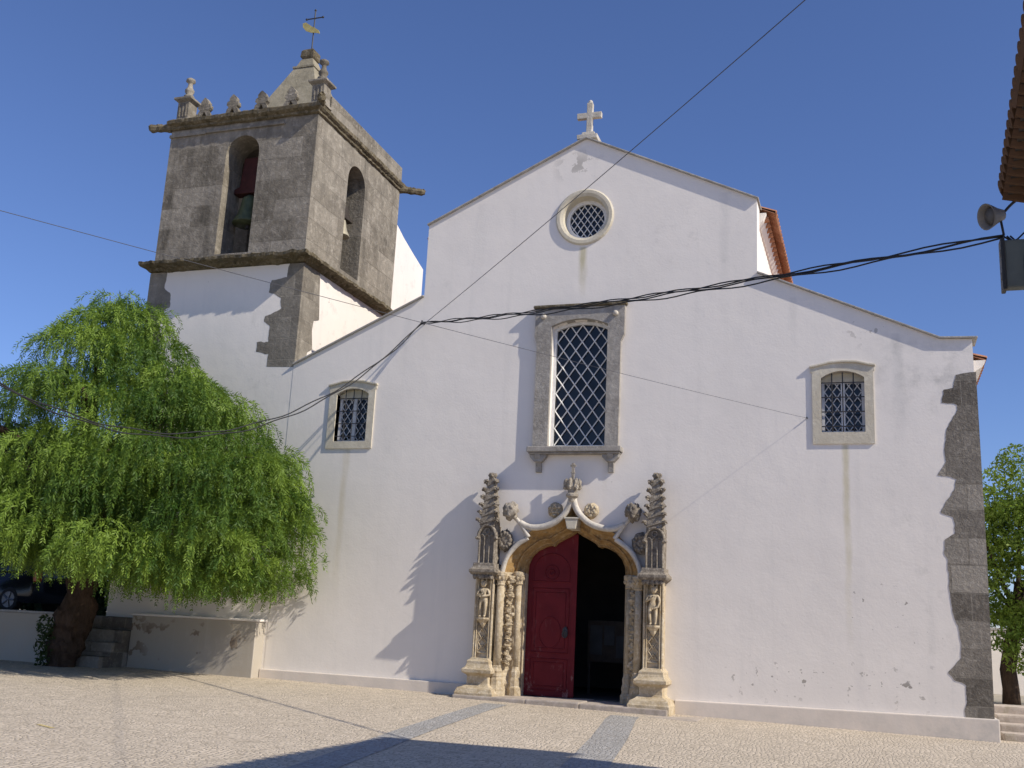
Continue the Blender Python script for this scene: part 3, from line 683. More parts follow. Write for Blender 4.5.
# red door leaf, closed left half; its twin stands open inside
leaf = [(-1.04, .10), (-.015, .10)]+[(-.015, 3.36)]+[(x, z+.06) for x, z in half_in[::-1] if x < -.02 and z > 2.4]+[(-1.04, 2.5)]
mb = MB(); plate(mb, leaf, [], .36, .42); door = mb.build('door_leaf', 'door', church)
mb = MB()
def bead(pts, r=.014, y=.357): mb.tube([(x, y, z) for x, z in pts], r, 6)
xc = -.51
bead([(-.89, .22), (-.14, .22), (-.14, .80), (-.89, .80), (-.89, .22)]); bead([(-.82, .29), (-.21, .29), (-.21, .73), (-.82, .73), (-.82, .29)], .01)
bead([(-.89, .92), (-.14, .92), (-.14, 2.15), (-.89, 2.15), (-.89, .92)]); bead([(-.82, 1.0), (-.21, 1.0), (-.21, 2.07), (-.82, 2.07), (-.82, 1.0)], .01)
bead([(xc+.22*math.cos(a), 1.30+.30*math.sin(a)) for a in np.linspace(0, 2*math.pi, 25)], .011)
bead([(-.89, 2.28), (-.14, 2.28)]+[(xc+.375*math.cos(a), 2.45+.38*math.sin(a)) for a in np.linspace(0, math.pi, 15)]+[(-.89, 2.28)])
bead([(xc+.14*math.cos(a), 2.46+.14*math.sin(a)) for a in np.linspace(0, 2*math.pi, 21)], .012); bead([(xc+.05*math.cos(a), 2.46+.05*math.sin(a)) for a in np.linspace(0, 2*math.pi, 15)], .02)
mb.box(-.075, .012, .335, .358, .12, 3.2); mb.build('door_moulding', 'door', door)
mb = MB(); mb.blob((-.19, .33, 1.33), (.055, .02, .10), 1, .15); mb.tube([(-.19+.05*math.cos(a), .30, 1.28+.06*math.sin(a)) for a in np.linspace(0, 2*math.pi, 13)], .012, 6); mb.build('door_knocker', 'iron', door)
mb = MB(); mb.box(.985, 1.04, .55, 1.56, .11, 3.0); mb.build('door_leaf', 'door', church, bevel=.01)

# ------------------------------------------------------------------ bell tower
tower = thing('bell_tower', (-8.68, 2.35, 0), 'square bell tower with white lower shaft, weathered stone belfry and short pyramid spire', 'bell tower')
TX0, TX1, TY0, TY1 = -10.75, -6.601, .005, 4.70
mb = MB(); mb.box(TX0, TX1, TY0, TY1, -.4, 9.24); mb.build('tower_shaft', 'plaster', tower)
QT = [(-6.96, 9.3), (-7.02, 8.9), (-7.4, 8.86), (-7.44, 8.57), (-7.12, 8.44), (-7.06, 8.18), (-7.47, 7.99), (-7.49, 7.87), (-7.32, 7.77), (-7.33, 7.4), (-7.61, 7.39), (-7.61, 7.16), (-7.29, 7.1), (-7.29, 6.81), (-6.6, 6.78)]
QT[0] = (-6.96, 9.24)
mb = MB(); plate(mb, jag(QT[:-1])+[(-6.588, 6.78), (-6.588, 9.24)], [], .002, .1)
plate(mb, [(0.102, 9.235), (.75, 9.235), (.82, 8.7), (.9, 8.14), (.66, 8.06), (.62, 7.8), (.71, 7.38), (.5, 7.25), (.44, 6.9), (0.102, 6.6)], [], -6.7, -6.585, 'x'); mb.build('quoin', 'towerquoin', tower)
QL = [(-10.3, 9.235), (-10.3, 8.83), (-10.15, 8.75), (-10.09, 8.36), (-10.23, 8.3), (-10.35, 7.9), (-10.2, 7.6), (-10.3, 7.1), (-10.775, 7.0), (-10.775, 9.235)]
mb = MB(); plate(mb, jag(QL[:-2])+QL[-2:], [], .002, .4); mb.build('quoin', 'towerquoin', tower)
def cornice(name, z0, prof_, jit, parts=40, left=.4):
    mb = MB(); rs = []
    for o, z in prof_:
        ring = []
        l_, r_o = o*left, o*.8; f_o = o*1.15
        for (ax, ay), (bx, by) in zip([(TX0-l_, TY0-f_o), (TX1+r_o, TY0-f_o), (TX1+r_o, TY1+o), (TX0-l_, TY1+o)], [(TX1+r_o, TY0-f_o), (TX1+r_o, TY1+o), (TX0-l_, TY1+o), (TX0-l_, TY0-f_o)]):
            for k in range(parts): t = k/parts; ring.append((ax+(bx-ax)*t, ay+(by-ay)*t, z0+z))
        rs.append(ring)
    mb.rings(rs); return mb.build(name, 'cornice', tower, jitter=jit)
cornice('lower_cornice', 9.245, [(.0, 0), (.08, .015), (.14, .06), (.27, .08), (.32, .10), (.33, .165), (.22, .20), (.0, .24)], .035, 90)
cornice('upper_cornice', 12.98, [(.0, 0), (.04, .02), (.05, .07), (.09, .09), (.13, .12), (.14, .20), (.08, .25), (0, .27)], .02, 90, .2)
mb = MB()
FO = arch(-9.06, -8.14, 9.62, 12.18, 12.64); SO = arch(1.72, 2.66, 9.70, 12.1, 12.57)
BZ0, BZ1 = 9.54, 13.0
plate(mb, [(TX0+.02, BZ0), (TX1-.02, BZ0), (TX1-.02, BZ1), (TX0+.02, BZ1)], [FO], TY0+.03, TY0+.75)
plate(mb, [(TX0+.02, BZ0), (TX1-.02, BZ0), (TX1-.02, BZ1), (TX0+.02, BZ1)], [FO], TY1-.75, TY1-.03)
for a, b in ((TX1-.74, TX1-.02), (TX0+.02, TX0+.74)): plate(mb, [(TY0+.751, BZ0), (TY1-.751, BZ0), (TY1-.751, BZ1), (TY0+.751, BZ1)], [SO], a, b, 'x')
mb.build('belfry_wall', 'belfry', tower)
mb = MB(); mb.box(TX0+.5, TX1-.5, TY0+.5, TY1-.5, 9.3, 9.60); mb.build('belfry_floor', 'belfry', tower); mb = MB(); mb.box(TX0+.5, TX1-.5, TY0+.5, TY1-.5, 12.75, 13.1); mb.build('belfry_ceiling', 'belfry', tower)
# thin string course under the upper cornice
mb = MB(); mb.box(TX0+.0, -9.7, TY0-.02, TY0+.1, 12.78, 12.86); mb.box(-9.7, -7.5, TY0-.02, TY0+.1, 12.80, 12.86); mb.build('string_course', 'belfry', tower, bevel=.012, jitter=.005)
# parapet: plain on the right and back
mb = MB(); mb.box(TX1-.30, TX1-.0, .55, TY1-.0, 13.24, 13.70); mb.box(TX0, TX0+.3, .55, TY1, 13.24, 13.70); mb.box(TX0+.3, TX1-.30, TY1-.3, TY1-.002, 13.24, 13.69); mb.build('parapet', 'belfry', tower, bevel=.03, jitter=.015)
for x in (-10.52, -6.72):
    c = (x, .24)
    mb = MB(); mb.stack([(.21, 13.24), (.21, 13.30), (.165, 13.33), (.165, 13.78), (.19, 13.80), (.25, 13.84), (.25, 13.89), (.14, 13.93)], c)
    for d in (-.09, 0, .09): mb.box(x+d-.02, x+d+.02, .055, .08, 13.38, 13.74)
    pn = mb.build('corner_pinnacle', 'belfry', tower, bevel=.01, jitter=.008)
    mb = MB(); mb.lathe([(.10, 13.92), (.13, 13.97), (.13, 14.02), (.075, 14.06), (.115, 14.13), (.12, 14.18), (.07, 14.25), (.055, 14.34), (.065, 14.38), (.12, 14.42), (.11, 14.48), (.03, 14.53)], c, 12); mb.build('baluster_finial', 'belfry', pn, smooth=True, jitter=.006)
ml = [(-.20, 0), (-.10, 0), (0, .15), (.10, 0), (.20, 0), (.15, .13), (.10, .17), (.17, .22), (.16, .30), (.09, .30), (.11, .37), (.05, .44), (0, .48), (-.05, .44), (-.11, .37), (-.09, .30), (-.16, .30), (-.17, .22), (-.10, .17), (-.15, .13)]
for i, x in enumerate((-9.79, -8.98, -8.17, -7.36)):
    mb = MB(); plate(mb, [(x+a*1.0, 13.20+b*1.12) for a, b in ml], [], -.06, .07); mb.build('fleuron_merlon', 'belfry', tower, bevel=.02, jitter=.02)
def gargoyle(a, b):
    mb = MB(); a, b = Vector(a), Vector(b); pts = [a.lerp(b, t) for t in np.linspace(0, 1, 9)]
    mb.tube(pts, [.13, .12, .10, .095, .11, .09, .10, .11, .05], 8)
    for k in range(5): mb.blob(a.lerp(b, .3+.15*k)+Vector((0, 0, .05)), (.07, .07, .06), k, .4)
    mb.build('gargoyle', 'cornice', tower, jitter=.015)
gargoyle((-10.75, .05, 13.08), (-11.32, -.1, 13.05)); gargoyle((-6.62, .1, 13.16), (-6.42, -.22, 13.30)); gargoyle((-6.7, 4.65, 13.06), (-6.0, 5.0, 13.02))
mb = MB(); mb.stack([(1.24, 13.24), (.29, 15.60)], (-8.47, 2.4)); mb.stack([(.32, 15.60), (.32, 15.65)], (-8.47, 2.4)); mb.stack([(.26, 15.65), (.17, 15.92)], (-8.47, 2.4)); mb.build('pyramid_spire', 'spire', tower, jitter=.01)
mb = MB(); mb.stack([(.14, 15.90), (.16, 15.95), (.19, 15.98), (.19, 16.18), (.15, 16.22)], (-8.47, 2.4)); mb.build('spire_cap', 'cornice', tower, bevel=.02, jitter=.02)
mb = MB(); mb.tube([(-8.46, 2.4, 16.15), (-8.46, 2.4, 17.48)], .019, 6); mb.tube([(-8.71, 2.4, 17.24), (-8.21, 2.4, 17.24)], .017, 6)
for p in ((-8.71, 17.24), (-8.21, 17.24), (-8.46, 17.48)): mb.blob((p[0], 2.4, p[1]), (.035, .03, .035), 1, .1)
wv = mb.build('weather_vane', 'iron', tower)
mb = MB(); plate(mb, [(-8.81, 17.12), (-8.71, 17.14), (-8.53, 17.0), (-8.41, 16.93), (-8.29, 16.84), (-8.25, 16.74), (-8.37, 16.78), (-8.51, 16.80), (-8.69, 16.88), (-8.79, 17.0)], [], 2.375, 2.395); mb.build('vane_plate', 'vane', wv)
# sloping white buttress behind the belfry
mb = MB(); mb.prism([(4.702, 5.5), (6.62, 5.5), (6.62, 11.38), (6.3, 11.47), (5.8, 11.62), (5.2, 11.81), (4.702, 12.02)], -7.9, -6.63, 'x'); mb.build('stair_buttress', 'plaster', tower, bevel=.02)

def bell(name, c, zt, zl, r, mat, label, group=None, axis='x', head=.5):
    t = thing(name, (c[0], c[1], zl), label, 'bell', group)
    h = zt-zl
    mb = MB(); mb.lathe([(r*1.0, zl), (r*1.02, zl+.02*h), (r*.93, zl+.12*h), (r*.74, zl+.30*h), (r*.60, zl+.55*h), (r*.54, zl+.78*h), (r*.46, zl+.9*h), (r*.25, zl+.97*h), (r*.2, zt)], c, 24); mb.build('bell_body', mat, t, smooth=True)
    mb = MB(); mb.lathe([(.02, zl-.12), (.055, zl-.10), (.055, zl-.03), (.018, zl+.02), (.015, zl+.3*h)], c, 8); mb.build('clapper', 'iron', t)
    mb = MB(); w = .44
    if axis == 'x': mb.prism([(c[0]-w, zt+.02), (c[0]+w, zt+.02), (c[0]+w, zt+.13), (c[0]+.26, zt+.2), (c[0]+.2, zt+head), (c[0]-.2, zt+head), (c[0]-.26, zt+.2), (c[0]-w, zt+.13)], c[1]-.13, c[1]+.13)
    else: mb.prism([(c[1]-w, zt+.02), (c[1]+w, zt+.02), (c[1]+w, zt+.1), (c[1]+.2, zt+.15), (c[1]+.12, zt+head), (c[1]-.12, zt+head), (c[1]-.2, zt+.15), (c[1]-w, zt+.1)], c[0]-.1, c[0]+.1, 'x')
    hs = mb.build('headstock', 'redwood' if axis == 'x' else 'darkwood', t, bevel=.015)
    return t
bell('bronze_bell', (-8.66, .66), 11.34, 10.58, .37, 'bronze', 'green bronze bell under a red wooden headstock in the front belfry opening', head=.95)
bell('bronze_bell', (-6.95, 2.15), 11.2, 10.72, .24, 'palebell', 'small pale bell hanging in the right side belfry opening', axis='y', head=.35)

# ------------------------------------------------------------------ low wall, steps, terrace on the left
lw = thing('low_wall', (-8.2, -.35, 0), 'low stained plaster wall along the foot of the bell tower', 'wall')
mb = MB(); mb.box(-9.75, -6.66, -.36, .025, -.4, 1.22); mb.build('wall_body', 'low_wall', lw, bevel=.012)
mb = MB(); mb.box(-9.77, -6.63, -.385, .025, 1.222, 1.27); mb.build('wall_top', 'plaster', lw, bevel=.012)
st = thing('stone_steps', (-10.3, -.6, 0), 'rough stone steps in the shade between tree trunk and bell tower', 'steps')
for k in range(4):
    mb = MB(); mb.box(-10.95, -9.765, -1.25+.33*k, .02, -.3+.001*k, .36+.27*k); mb.build('step', 'quoin', st, bevel=.03, jitter=.02)
tw = thing('terrace_wall', (-15, -1.25, 0), 'low shaded retaining wall left of the tree trunk, below the parked car', 'wall')
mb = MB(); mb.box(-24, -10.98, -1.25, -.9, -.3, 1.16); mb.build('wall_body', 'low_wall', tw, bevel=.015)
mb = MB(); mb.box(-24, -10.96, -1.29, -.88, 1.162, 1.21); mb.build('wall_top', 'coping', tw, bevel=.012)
mb = MB(); mb.box(-60, -10.97, -.899, 40, -.5, 1.14); struct(mb.build('terrace', 'gravel'))
# added hedge at the back of the terrace, blocks sky between car and crown
def leaf_cloud(centers, radii, per, size, seed):
    r_ = np.random.default_rng(seed); V = []; F = []; T_ = []
    for c, rad in zip(centers, radii):
        n = per
        d = r_.normal(size=(n, 3)); d /= np.linalg.norm(d, axis=1)[:, None]; rr = r_.uniform(.45, 1.0, n)**.6
        P = np.array(c)+d*rr[:, None]*np.array(rad)
        ct = r_.uniform(0, 1)
        for p in P:
            u = r_.normal(size=3); u /= np.linalg.norm(u); w = r_.normal(size=3); w -= u*w.dot(u); w /= np.linalg.norm(w)
            s = size*r_.uniform(.6, 1.3); o = len(V)
            V += [p-u*s, p+w*s*.42, p+u*s, p-w*s*.42]; F.append((o, o+1, o+2, o+3)); T_.append(.55*ct+.45*r_.uniform())
    return V, F, T_
def leaf_object(name, V, F, T_, mat, parent):
    org = np.array(ORG[parent.name]); me = bpy.data.meshes.new(name)
    V = np.asarray(V, dtype=np.float32)-org.astype(np.float32)
    me.from_pydata(V.tolist(), [], F); me.materials.append(M[mat])
    at = me.color_attributes.new('tint', 'FLOAT_COLOR', 'CORNER')
    t = np.repeat(np.asarray(T_, dtype=np.float32), [len(f) for f in F]); col = np.stack([t, t, t, np.ones_like(t)], 1).ravel()
    at.data.foreach_set('color', col)
    o = bpy.data.objects.new(name, me); C.objects.link(o); o.parent = parent; ORG[o.name] = tuple(org); return o
hd = thing('hedge', (-16, 5.5, 1.1), 'added dark hedge on the terrace, blocking the sky behind the parked car', 'hedge')
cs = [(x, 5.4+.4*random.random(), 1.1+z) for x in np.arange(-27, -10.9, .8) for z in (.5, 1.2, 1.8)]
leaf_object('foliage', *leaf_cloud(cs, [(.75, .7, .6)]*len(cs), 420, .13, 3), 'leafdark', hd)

# parked car on the terrace
car = thing('parked_car', (-16.6, 2.9, 1.14), 'dark hatchback parked on the terrace under the tree, rear wheel showing', 'car')
def car_build(x_rear, length, y0, y1, zg):
    xf = x_rear-length
    prof = [(x_rear, .42), (x_rear+.02, .75), (x_rear-.03, 1.0), (x_rear-.18, 1.18), (x_rear-.45, 1.46), (x_rear-.9, 1.52), (x_rear-2.0, 1.50), (x_rear-2.9, 1.02), (x_rear-3.7, .88), (xf+.05, .70), (xf, .45), (xf+.05, .25), (x_rear-.05, .25)]
    ym = (y0+y1)/2; hw = (y1-y0)/2; mb = MB(); rs = []
    for t in np.linspace(-1, 1, 13):
        k = 1-abs(t)**6*.06; ring = []
        for x, z in prof:
            tum = max(0, z-.95)*.22; yy = ym+t*(hw-tum); ring.append((xf+length/2+(x-xf-length/2)*k, yy, zg+.25+(z-.25)*(1-abs(t)**8*.04)))
        rs.append(ring)
    mb.rings(rs); mb.build('body', 'carpaint', car, smooth=True, bevel=0)
    for y, s in ((y0, -1), (y1, 1)):
        for q in ([(x_rear-.42, 1.02), (x_rear-.55, 1.40), (x_rear-1.2, 1.44), (x_rear-1.2, 1.02)], [(x_rear-1.28, 1.02), (x_rear-1.28, 1.44), (x_rear-1.98, 1.42), (x_rear-2.6, 1.04)]):
            mb = MB(); mb.add([(x, y-s*(max(0, z-.95)*.22)+s*.006, zg+z) for x, z in q], [(0, 1, 2, 3)]); mb.build('side_window', 'glass', car)
    for x in (x_rear-.75, x_rear-3.3):
        for y, s in ((y0, -1), (y1, 1)):
            mb = MB(); n = 24
            mb.rings([[(x+r*math.cos(2*math.pi*i/n), y+s*d, zg+.31+r*math.sin(2*math.pi*i/n)) for i in range(n)] for r, d in ((.29, -.2), (.31, -.16), (.31, -.02), (.28, .012), (.2, .012))]); wh = mb.build('wheel', 'tyre', car, smooth=False)
            mb = MB(); mb.rings([[(x+r*math.cos(2*math.pi*i/n), y+s*d, zg+.31+r*math.sin(2*math.pi*i/n)) for i in range(n)] for r, d in ((.205, 0), (.20, .016), (.185, .014))])
            for k in range(5): a = k*1.2566; mb.tube([(x, y+s*.012, zg+.31), (x+.19*math.cos(a), y+s*.012, zg+.31+.19*math.sin(a))], .028, 6)
            mb.build('rim', 'rim', wh)
    for y in (y0+.12, y1-.12):
        mb = MB(); mb.box(x_rear-.10, x_rear+.03, y-.09, y+.09, zg+.78, zg+1.10); mb.build('tail_light', 'taillight', car, bevel=.02)
car_build(-14.7, 4.0, 2.0, 3.68, 1.14)

# ------------------------------------------------------------------ weeping pepper tree
tree = thing('pepper_tree', (-10.4, -1.55, .12), 'large weeping tree with feathery hanging foliage in front of the bell tower', 'tree')
mb = MB()
def limb(mb, pts, r0, r1, seg=10, wob=.0):
    P = smooth2_3(pts, 2); n = len(P); mb.tube(P, [r0+(r1-r0)*i/(n-1) for i in range(n)], seg)
def smooth2_3(p, it):
    p = [Vector(q) for q in p]
    for _ in range(it):
        q = [p[0]]
        for a, b in zip(p, p[1:]): q += [a*.75+b*.25, a*.25+b*.75]
        p = q+[p[-1]]
    return p
tp = smooth2_3([(-10.42, -1.55, -.05), (-10.45, -1.55, .3), (-10.38, -1.5, .9), (-10.2, -1.5, 1.5), (-10.15, -1.6, 2.2), (-10.3, -1.8, 3.0)], 2); n = len(tp)
mb.tube(tp, [.37-.08*min(1, i/4)+.045*math.sin(i*1.3)+(.08 if 6 < i < 14 else 0) for i in range(n)], 16)
trunk = mb.build('trunk', 'bark', tree, smooth=True, jitter=.085, sub=1)
mb = MB()
for dx, dy, dz, k in ((-2.4, -1.2, 2.9, 0), (2.8, -1.0, 3.4, 1), (.6, -.8, 4.6, 2), (-1.3, .2, 3.3, 3), (3.8, -1.2, 2.6, 4), (1.6, -2.2, 3.6, 5), (-3.0, -1.5, 2.2, 6), (-.8, -2.0, 3.0, 7)):
    b = Vector((-10.3, -1.8, 2.4)); e = b+Vector((dx, dy, dz-.6))
    limb(mb, [b, b+Vector((dx*.3, dy*.3, dz*.5)), b+Vector((dx*.7, dy*.7, dz*.85-.3)), e], .17, .03, 8)
mb.build('limbs', 'bark', tree, smooth=True, jitter=.03)
def env_top(x):
    return float(np.interp(x, [-16.5, -15.5, -14, -12.8, -11.8, -11.2, -10.6, -10.0, -9.6, -9.2, -8.6, -7.8, -6.6, -5.6, -5.0, -4.6, -4.3], [3.4, 4.3, 5.1, 5.65, 5.85, 5.75, 6.3, 7.45, 8.0, 7.75, 7.1, 6.4, 5.6, 4.9, 4.4, 3.8, 3.0]))
def env_bot(x): return float(np.interp(x, [-16, -12.6, -11.6, -10.6, -9.5, -8, -6.6, -5.4, -4.4], [2.5, 2.4, 2.3, 1.9, 1.85, 1.7, 1.45, 1.5, 2.0]))
def x_right(z): return np.interp(z, [1.3, 1.6, 2.4, 3.2, 4.0, 4.9, 5.6, 6.3, 7.2, 8.2], [-5.95, -5.7, -5.15, -4.9, -4.95, -5.4, -6.3, -7.3, -8.4, -9.1])
r_ = np.random.default_rng(11)
# strand templates: a drooping stem with paired narrow leaflets (quads), unit frame: starts at origin, leans to +x
def template(L):
    nseg = max(5, int(L/.046)); st = L/nseg; pos = np.zeros(3); d = np.array([.75, 0, .35]); d /= np.linalg.norm(d); q = []; a = r_.uniform(0, 6.28)
    for k in range(nseg):
        d = d*.88+np.array([0, 0, -.19])+r_.normal(size=3)*.05; d /= np.linalg.norm(d); pos = pos+d*st; f = k/nseg
        a += r_.normal()*.5; sd = np.cross(d, [math.cos(a), math.sin(a), .2]); sd /= np.linalg.norm(sd)+1e-6
        ll = (.105 if f < .7 else .105*(1.2-f)*2)*r_.uniform(.7, 1.25)
        for s in (-1, 1):
            u = d*.75+sd*s*.62+r_.normal(size=3)*.14; u /= np.linalg.norm(u)
            w = np.cross(u, np.cross(d, sd)+r_.normal(size=3)*.6); w /= np.linalg.norm(w)+1e-6
            q.append([pos, pos+u*ll*.45+w*.0115, pos+u*ll, pos+u*ll*.45-w*.0115])
    return np.array(q)
temps = [template(L) for L in r_.uniform(.4, 1.25, 60)]
tl = np.array([-t[:, :, 2].min() for t in temps])
boughs = []; tries = 0
hollows = ((-11.0, 4.9, 1.0, .9), (-6.9, 3.5, .6, .75), (-11.8, 3.2, .6, .55), (-9.3, 5.2, .45, .5), (-8.2, 3.0, .45, .5), (-9.9, 3.4, .4, .5), (-7.4, 4.9, .4, .4), (-10.6, 6.6, .35, .4), (-6.0, 2.5, .35, .4))
while len(boughs) < 215 and tries < 30000:
    tries += 1
    x = r_.uniform(-15.8, -4.9); v = r_.uniform(-1, 1); zt = env_top(x); zb = env_bot(x)
    yc, ry = (-2.2, 2.3) if x > -10.9 else (-1.7, 3.0)
    ry *= math.sqrt(max(.08, 1-((x+10.1)/6.0)**2)); y = yc+v*ry
    hmax = zb+(zt-zb)*math.sqrt(max(0, 1-v*v*.9)); hmax -= 1.1*max(0, mnoise.noise(Vector((x*.9, y*.9, 4.2)))+.05)
    u = r_.uniform()
    z = hmax-r_.uniform(.1, .4) if u < .5 else zb+.75+(hmax-zb-.9)*r_.uniform()
    if z > hmax-.1: z = hmax-.1
    if x > x_right(z)-.35: continue
    if any(((x-hx)/ax)**2+((z-hz)/az)**2 < 1 and y < -.9 for hx, hz, ax, az in hollows): continue
    if any((x-b[0])**2+(y-b[1])**2+(z-b[2])**2 < .50**2 for b in boughs): continue
    boughs.append((x, y, z, zb, .5, 62))
for k in range(70):   # dense shaded interior towards the back
    x = r_.uniform(-14, -10.6); boughs.append((x, r_.uniform(-.7, 1.2), r_.uniform(3.2, 5.2), env_bot(x), .6, 40))
for k in range(70):   # fringe along the lower rim
    x = r_.uniform(-14, -5.3); zb = env_bot(x); y = -2.2+r_.uniform(-1, .6)*2.0*math.sqrt(max(.1, 1-((x+10.1)/5.6)**2)); boughs.append((x, y, zb+r_.uniform(.5, 1.0), zb, .45, 30))
for k in range(26):   # ragged leading shoots at the very top
    x = r_.uniform(-10.7, -8.9); boughs.append((x, -2+r_.uniform(-.6, .6), env_top(x)+r_.uniform(-.25, .12), env_bot(x), .22, 9))
Q = []; TT = []; TWV = MB()
for bx, by, bz, zb, rad, nst in boughs:
    bt = r_.uniform(.0, .9); out = np.array([bx+10.0, by+2.0, 0]); out /= (np.linalg.norm(out)+1e-6); rad *= r_.uniform(.8, 1.4)
    for s in range(int(nst*r_.uniform(.8, 1.2))):
        a = r_.uniform(0, 6.28); q = rad*math.sqrt(r_.uniform()); p = np.array([bx+q*math.cos(a), by+q*math.sin(a), bz-.5*q*q+r_.normal()*.06])
        if p[1] > -.22 and p[0] > -11: continue
        room = p[2]-zb+r_.uniform(-.12, .22)
        if room < .25: continue
        ok = np.where(tl < room)[0]
        if len(ok) == 0: continue
        t = temps[int(r_.choice(ok))]
        dv = np.array([math.cos(a), math.sin(a)])*.8+out[:2]*.45+r_.normal(size=2)*.2; an = math.atan2(dv[1], dv[0]); c, s_n = math.cos(an), math.sin(an)
        w = t@np.array([[c, s_n, 0], [-s_n, c, 0], [0, 0, 1]])+p
        keep = (w[:, 0, 0] < x_right(w[:, 0, 2])+r_.normal()*.10) & ~((w[:, 0, 1] > -.06) & (w[:, 0, 0] > -11))
        w = w[keep]
        if len(w): Q.append(w); TT.append(np.clip(bt+r_.normal()*.12+r_.normal(size=len(w))*.1, 0, 1))
    if r_.uniform() < .4:
        b = Vector((bx, by, bz)); c0 = Vector((-10.2+(bx+10.2)*.4, -1.8+(by+1.8)*.4, min(bz-.2, 3.0+(bz-3)*.7)))
        TWV.tube(smooth2_3([c0, c0.lerp(b, .5)+Vector((0, 0, .2)), b], 1), .012, 4)
Q = np.concatenate(Q).astype(np.float32); TT = np.concatenate(TT).astype(np.float32); print('crown quads', len(Q))
def quad_mesh(name, Q, T_, mat, parent):
    org = np.array(ORG[parent.name], dtype=np.float32); n = len(Q); me = bpy.data.meshes.new(name)
    me.vertices.add(n*4); me.vertices.foreach_set('co', (Q.reshape(-1, 3)-org).ravel())
    me.loops.add(n*4); me.loops.foreach_set('vertex_index', np.arange(n*4, dtype=np.int32))
    me.polygons.add(n); me.polygons.foreach_set('loop_start', np.arange(0, n*4, 4, dtype=np.int32)); me.polygons.foreach_set('loop_total', np.full(n, 4, dtype=np.int32))
    me.update(); me.validate(); me.materials.append(M[mat])
    at = me.color_attributes.new('tint', 'FLOAT_COLOR', 'CORNER'); t = np.repeat(T_, 4); at.data.foreach_set('color', np.stack([t, t, t, np.ones_like(t)], 1).ravel())
    o = bpy.data.objects.new(name, me); C.objects.link(o); o.parent = parent; ORG[o.name] = tuple(org); return o
quad_mesh('crown', Q, TT, 'leaf', tree)
TWV.build('twigs', 'twig', tree)
# shoots at the foot of the trunk
cs = [(-10.75+.18*random.random(), -1.95+.2*random.random(), .15+.12*k) for k in range(8)]
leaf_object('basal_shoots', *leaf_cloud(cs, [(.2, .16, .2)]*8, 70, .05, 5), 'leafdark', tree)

# ------------------------------------------------------------------ right background
rs = thing('stone_steps', (8.6, .9, 0), 'worn pale stone steps beside the right corner of the church', 'steps')
for k in range(4):
    mb = MB(); mb.box(7.53-.0*k, 13, .42+.50*k, 2.7, -.5, .02+.125*k); mb.build('step', 'step', rs, bevel=.035, jitter=.012)
mb = MB(); mb.box(7.37, 60, 2.6, 60, -1.2, .28); struct(mb.build('terrace', 'gravel'))
gw = thing('garden_wall', (14, 12, 0), 'white garden wall beyond the tree at the right edge', 'wall')
mb = MB(); mb.box(7.6, 40, 12, 12.3, .0, 1.95); mb.build('wall_body', 'plaster', gw, bevel=.02)
mb = MB(); mb.box(7.55, 40, 11.95, 12.35, 1.952, 2.02); mb.build('wall_top', 'coping', gw, bevel=.01)
t2 = thing('leafy_tree', (8.28, 6.0, .3), 'bright green leafy tree behind the right corner of the church', 'tree')
mb = MB(); mb.tube(smooth2_3([(8.28, 6, .2), (8.25, 6, 1.0), (8.4, 6.1, 1.9), (8.6, 6.2, 2.9)], 2), [.17, .16, .15, .14, .135, .13, .125, .12, .115, .11, .11, .1][:len(smooth2_3([(0,0,0)]*4, 2))]+[.1]*20, 10) if False else mb.tube([(8.28, 6, .2), (8.27, 6, .6), (8.25, 6, 1.0), (8.35, 6.05, 1.6), (8.5, 6.1, 2.2), (8.6, 6.2, 2.9)], [.19, .17, .16, .15, .14, .11], 10)
mb.build('trunk', 'bark', t2, smooth=True, jitter=.03)
mb = MB()
for dx, dy, dz in ((1.2, .3, 1.6), (-.6, -.5, 1.5), (.3, .8, 2.6), (1.0, -.9, .6), (2.0, .2, .8), (-.5, .6, .8)):
    b = Vector((8.5, 6.1, 2.2)); limb(mb, [b, b+Vector((dx*.5, dy*.5, dz*.45)), b+Vector((dx, dy, dz))], .07, .02, 6)
mb.build('limbs', 'bark', t2, smooth=True)
r3 = np.random.default_rng(21); cs = []; rad = []
while len(cs) < 190:
    d = r3.normal(size=3); d /= np.linalg.norm(d); q = r3.uniform(.3, 1)**.5
    p = np.array([9.3, 6.2, 3.45])+d*q*np.array([1.75, 1.7, 2.0])
    if p[2] < 1.7: continue
    cs.append(p); s = r3.uniform(.24, .46); rad.append((s*1.1, s*1.1, s*.75))
for p in ((8.5, 6.0, 5.55), (8.65, 6.0, 5.75), (8.35, 6, 5.35), (8.0, 5.6, 4.7), (8.05, 5.5, 3.4), (8.4, 5.2, 1.9), (8.9, 5.2, 1.7), (8.1, 5.6, 2.6), (8.05, 5.7, 5.1), (8.2, 5.8, 4.3), (7.95, 5.6, 4.1), (8.0, 5.6, 3.0), (8.3, 5.4, 1.6), (8.6, 5.2, 1.45), (9.0, 5.0, 1.5), (8.05, 5.6, 2.1), (8.1, 5.5, 1.6), (8.4, 5.3, 1.2), (8.7, 5.2, 1.1), (9.1, 5.0, 1.15), (8.2, 5.6, 3.8), (8.5, 5.6, 3.2), (8.6, 5.4, 2.2)): cs.append(np.array(p)); rad.append((.36, .32, .26))
leaf_object('crown', *leaf_cloud(cs, rad, 190, .055, 8), 'leaf2', t2)
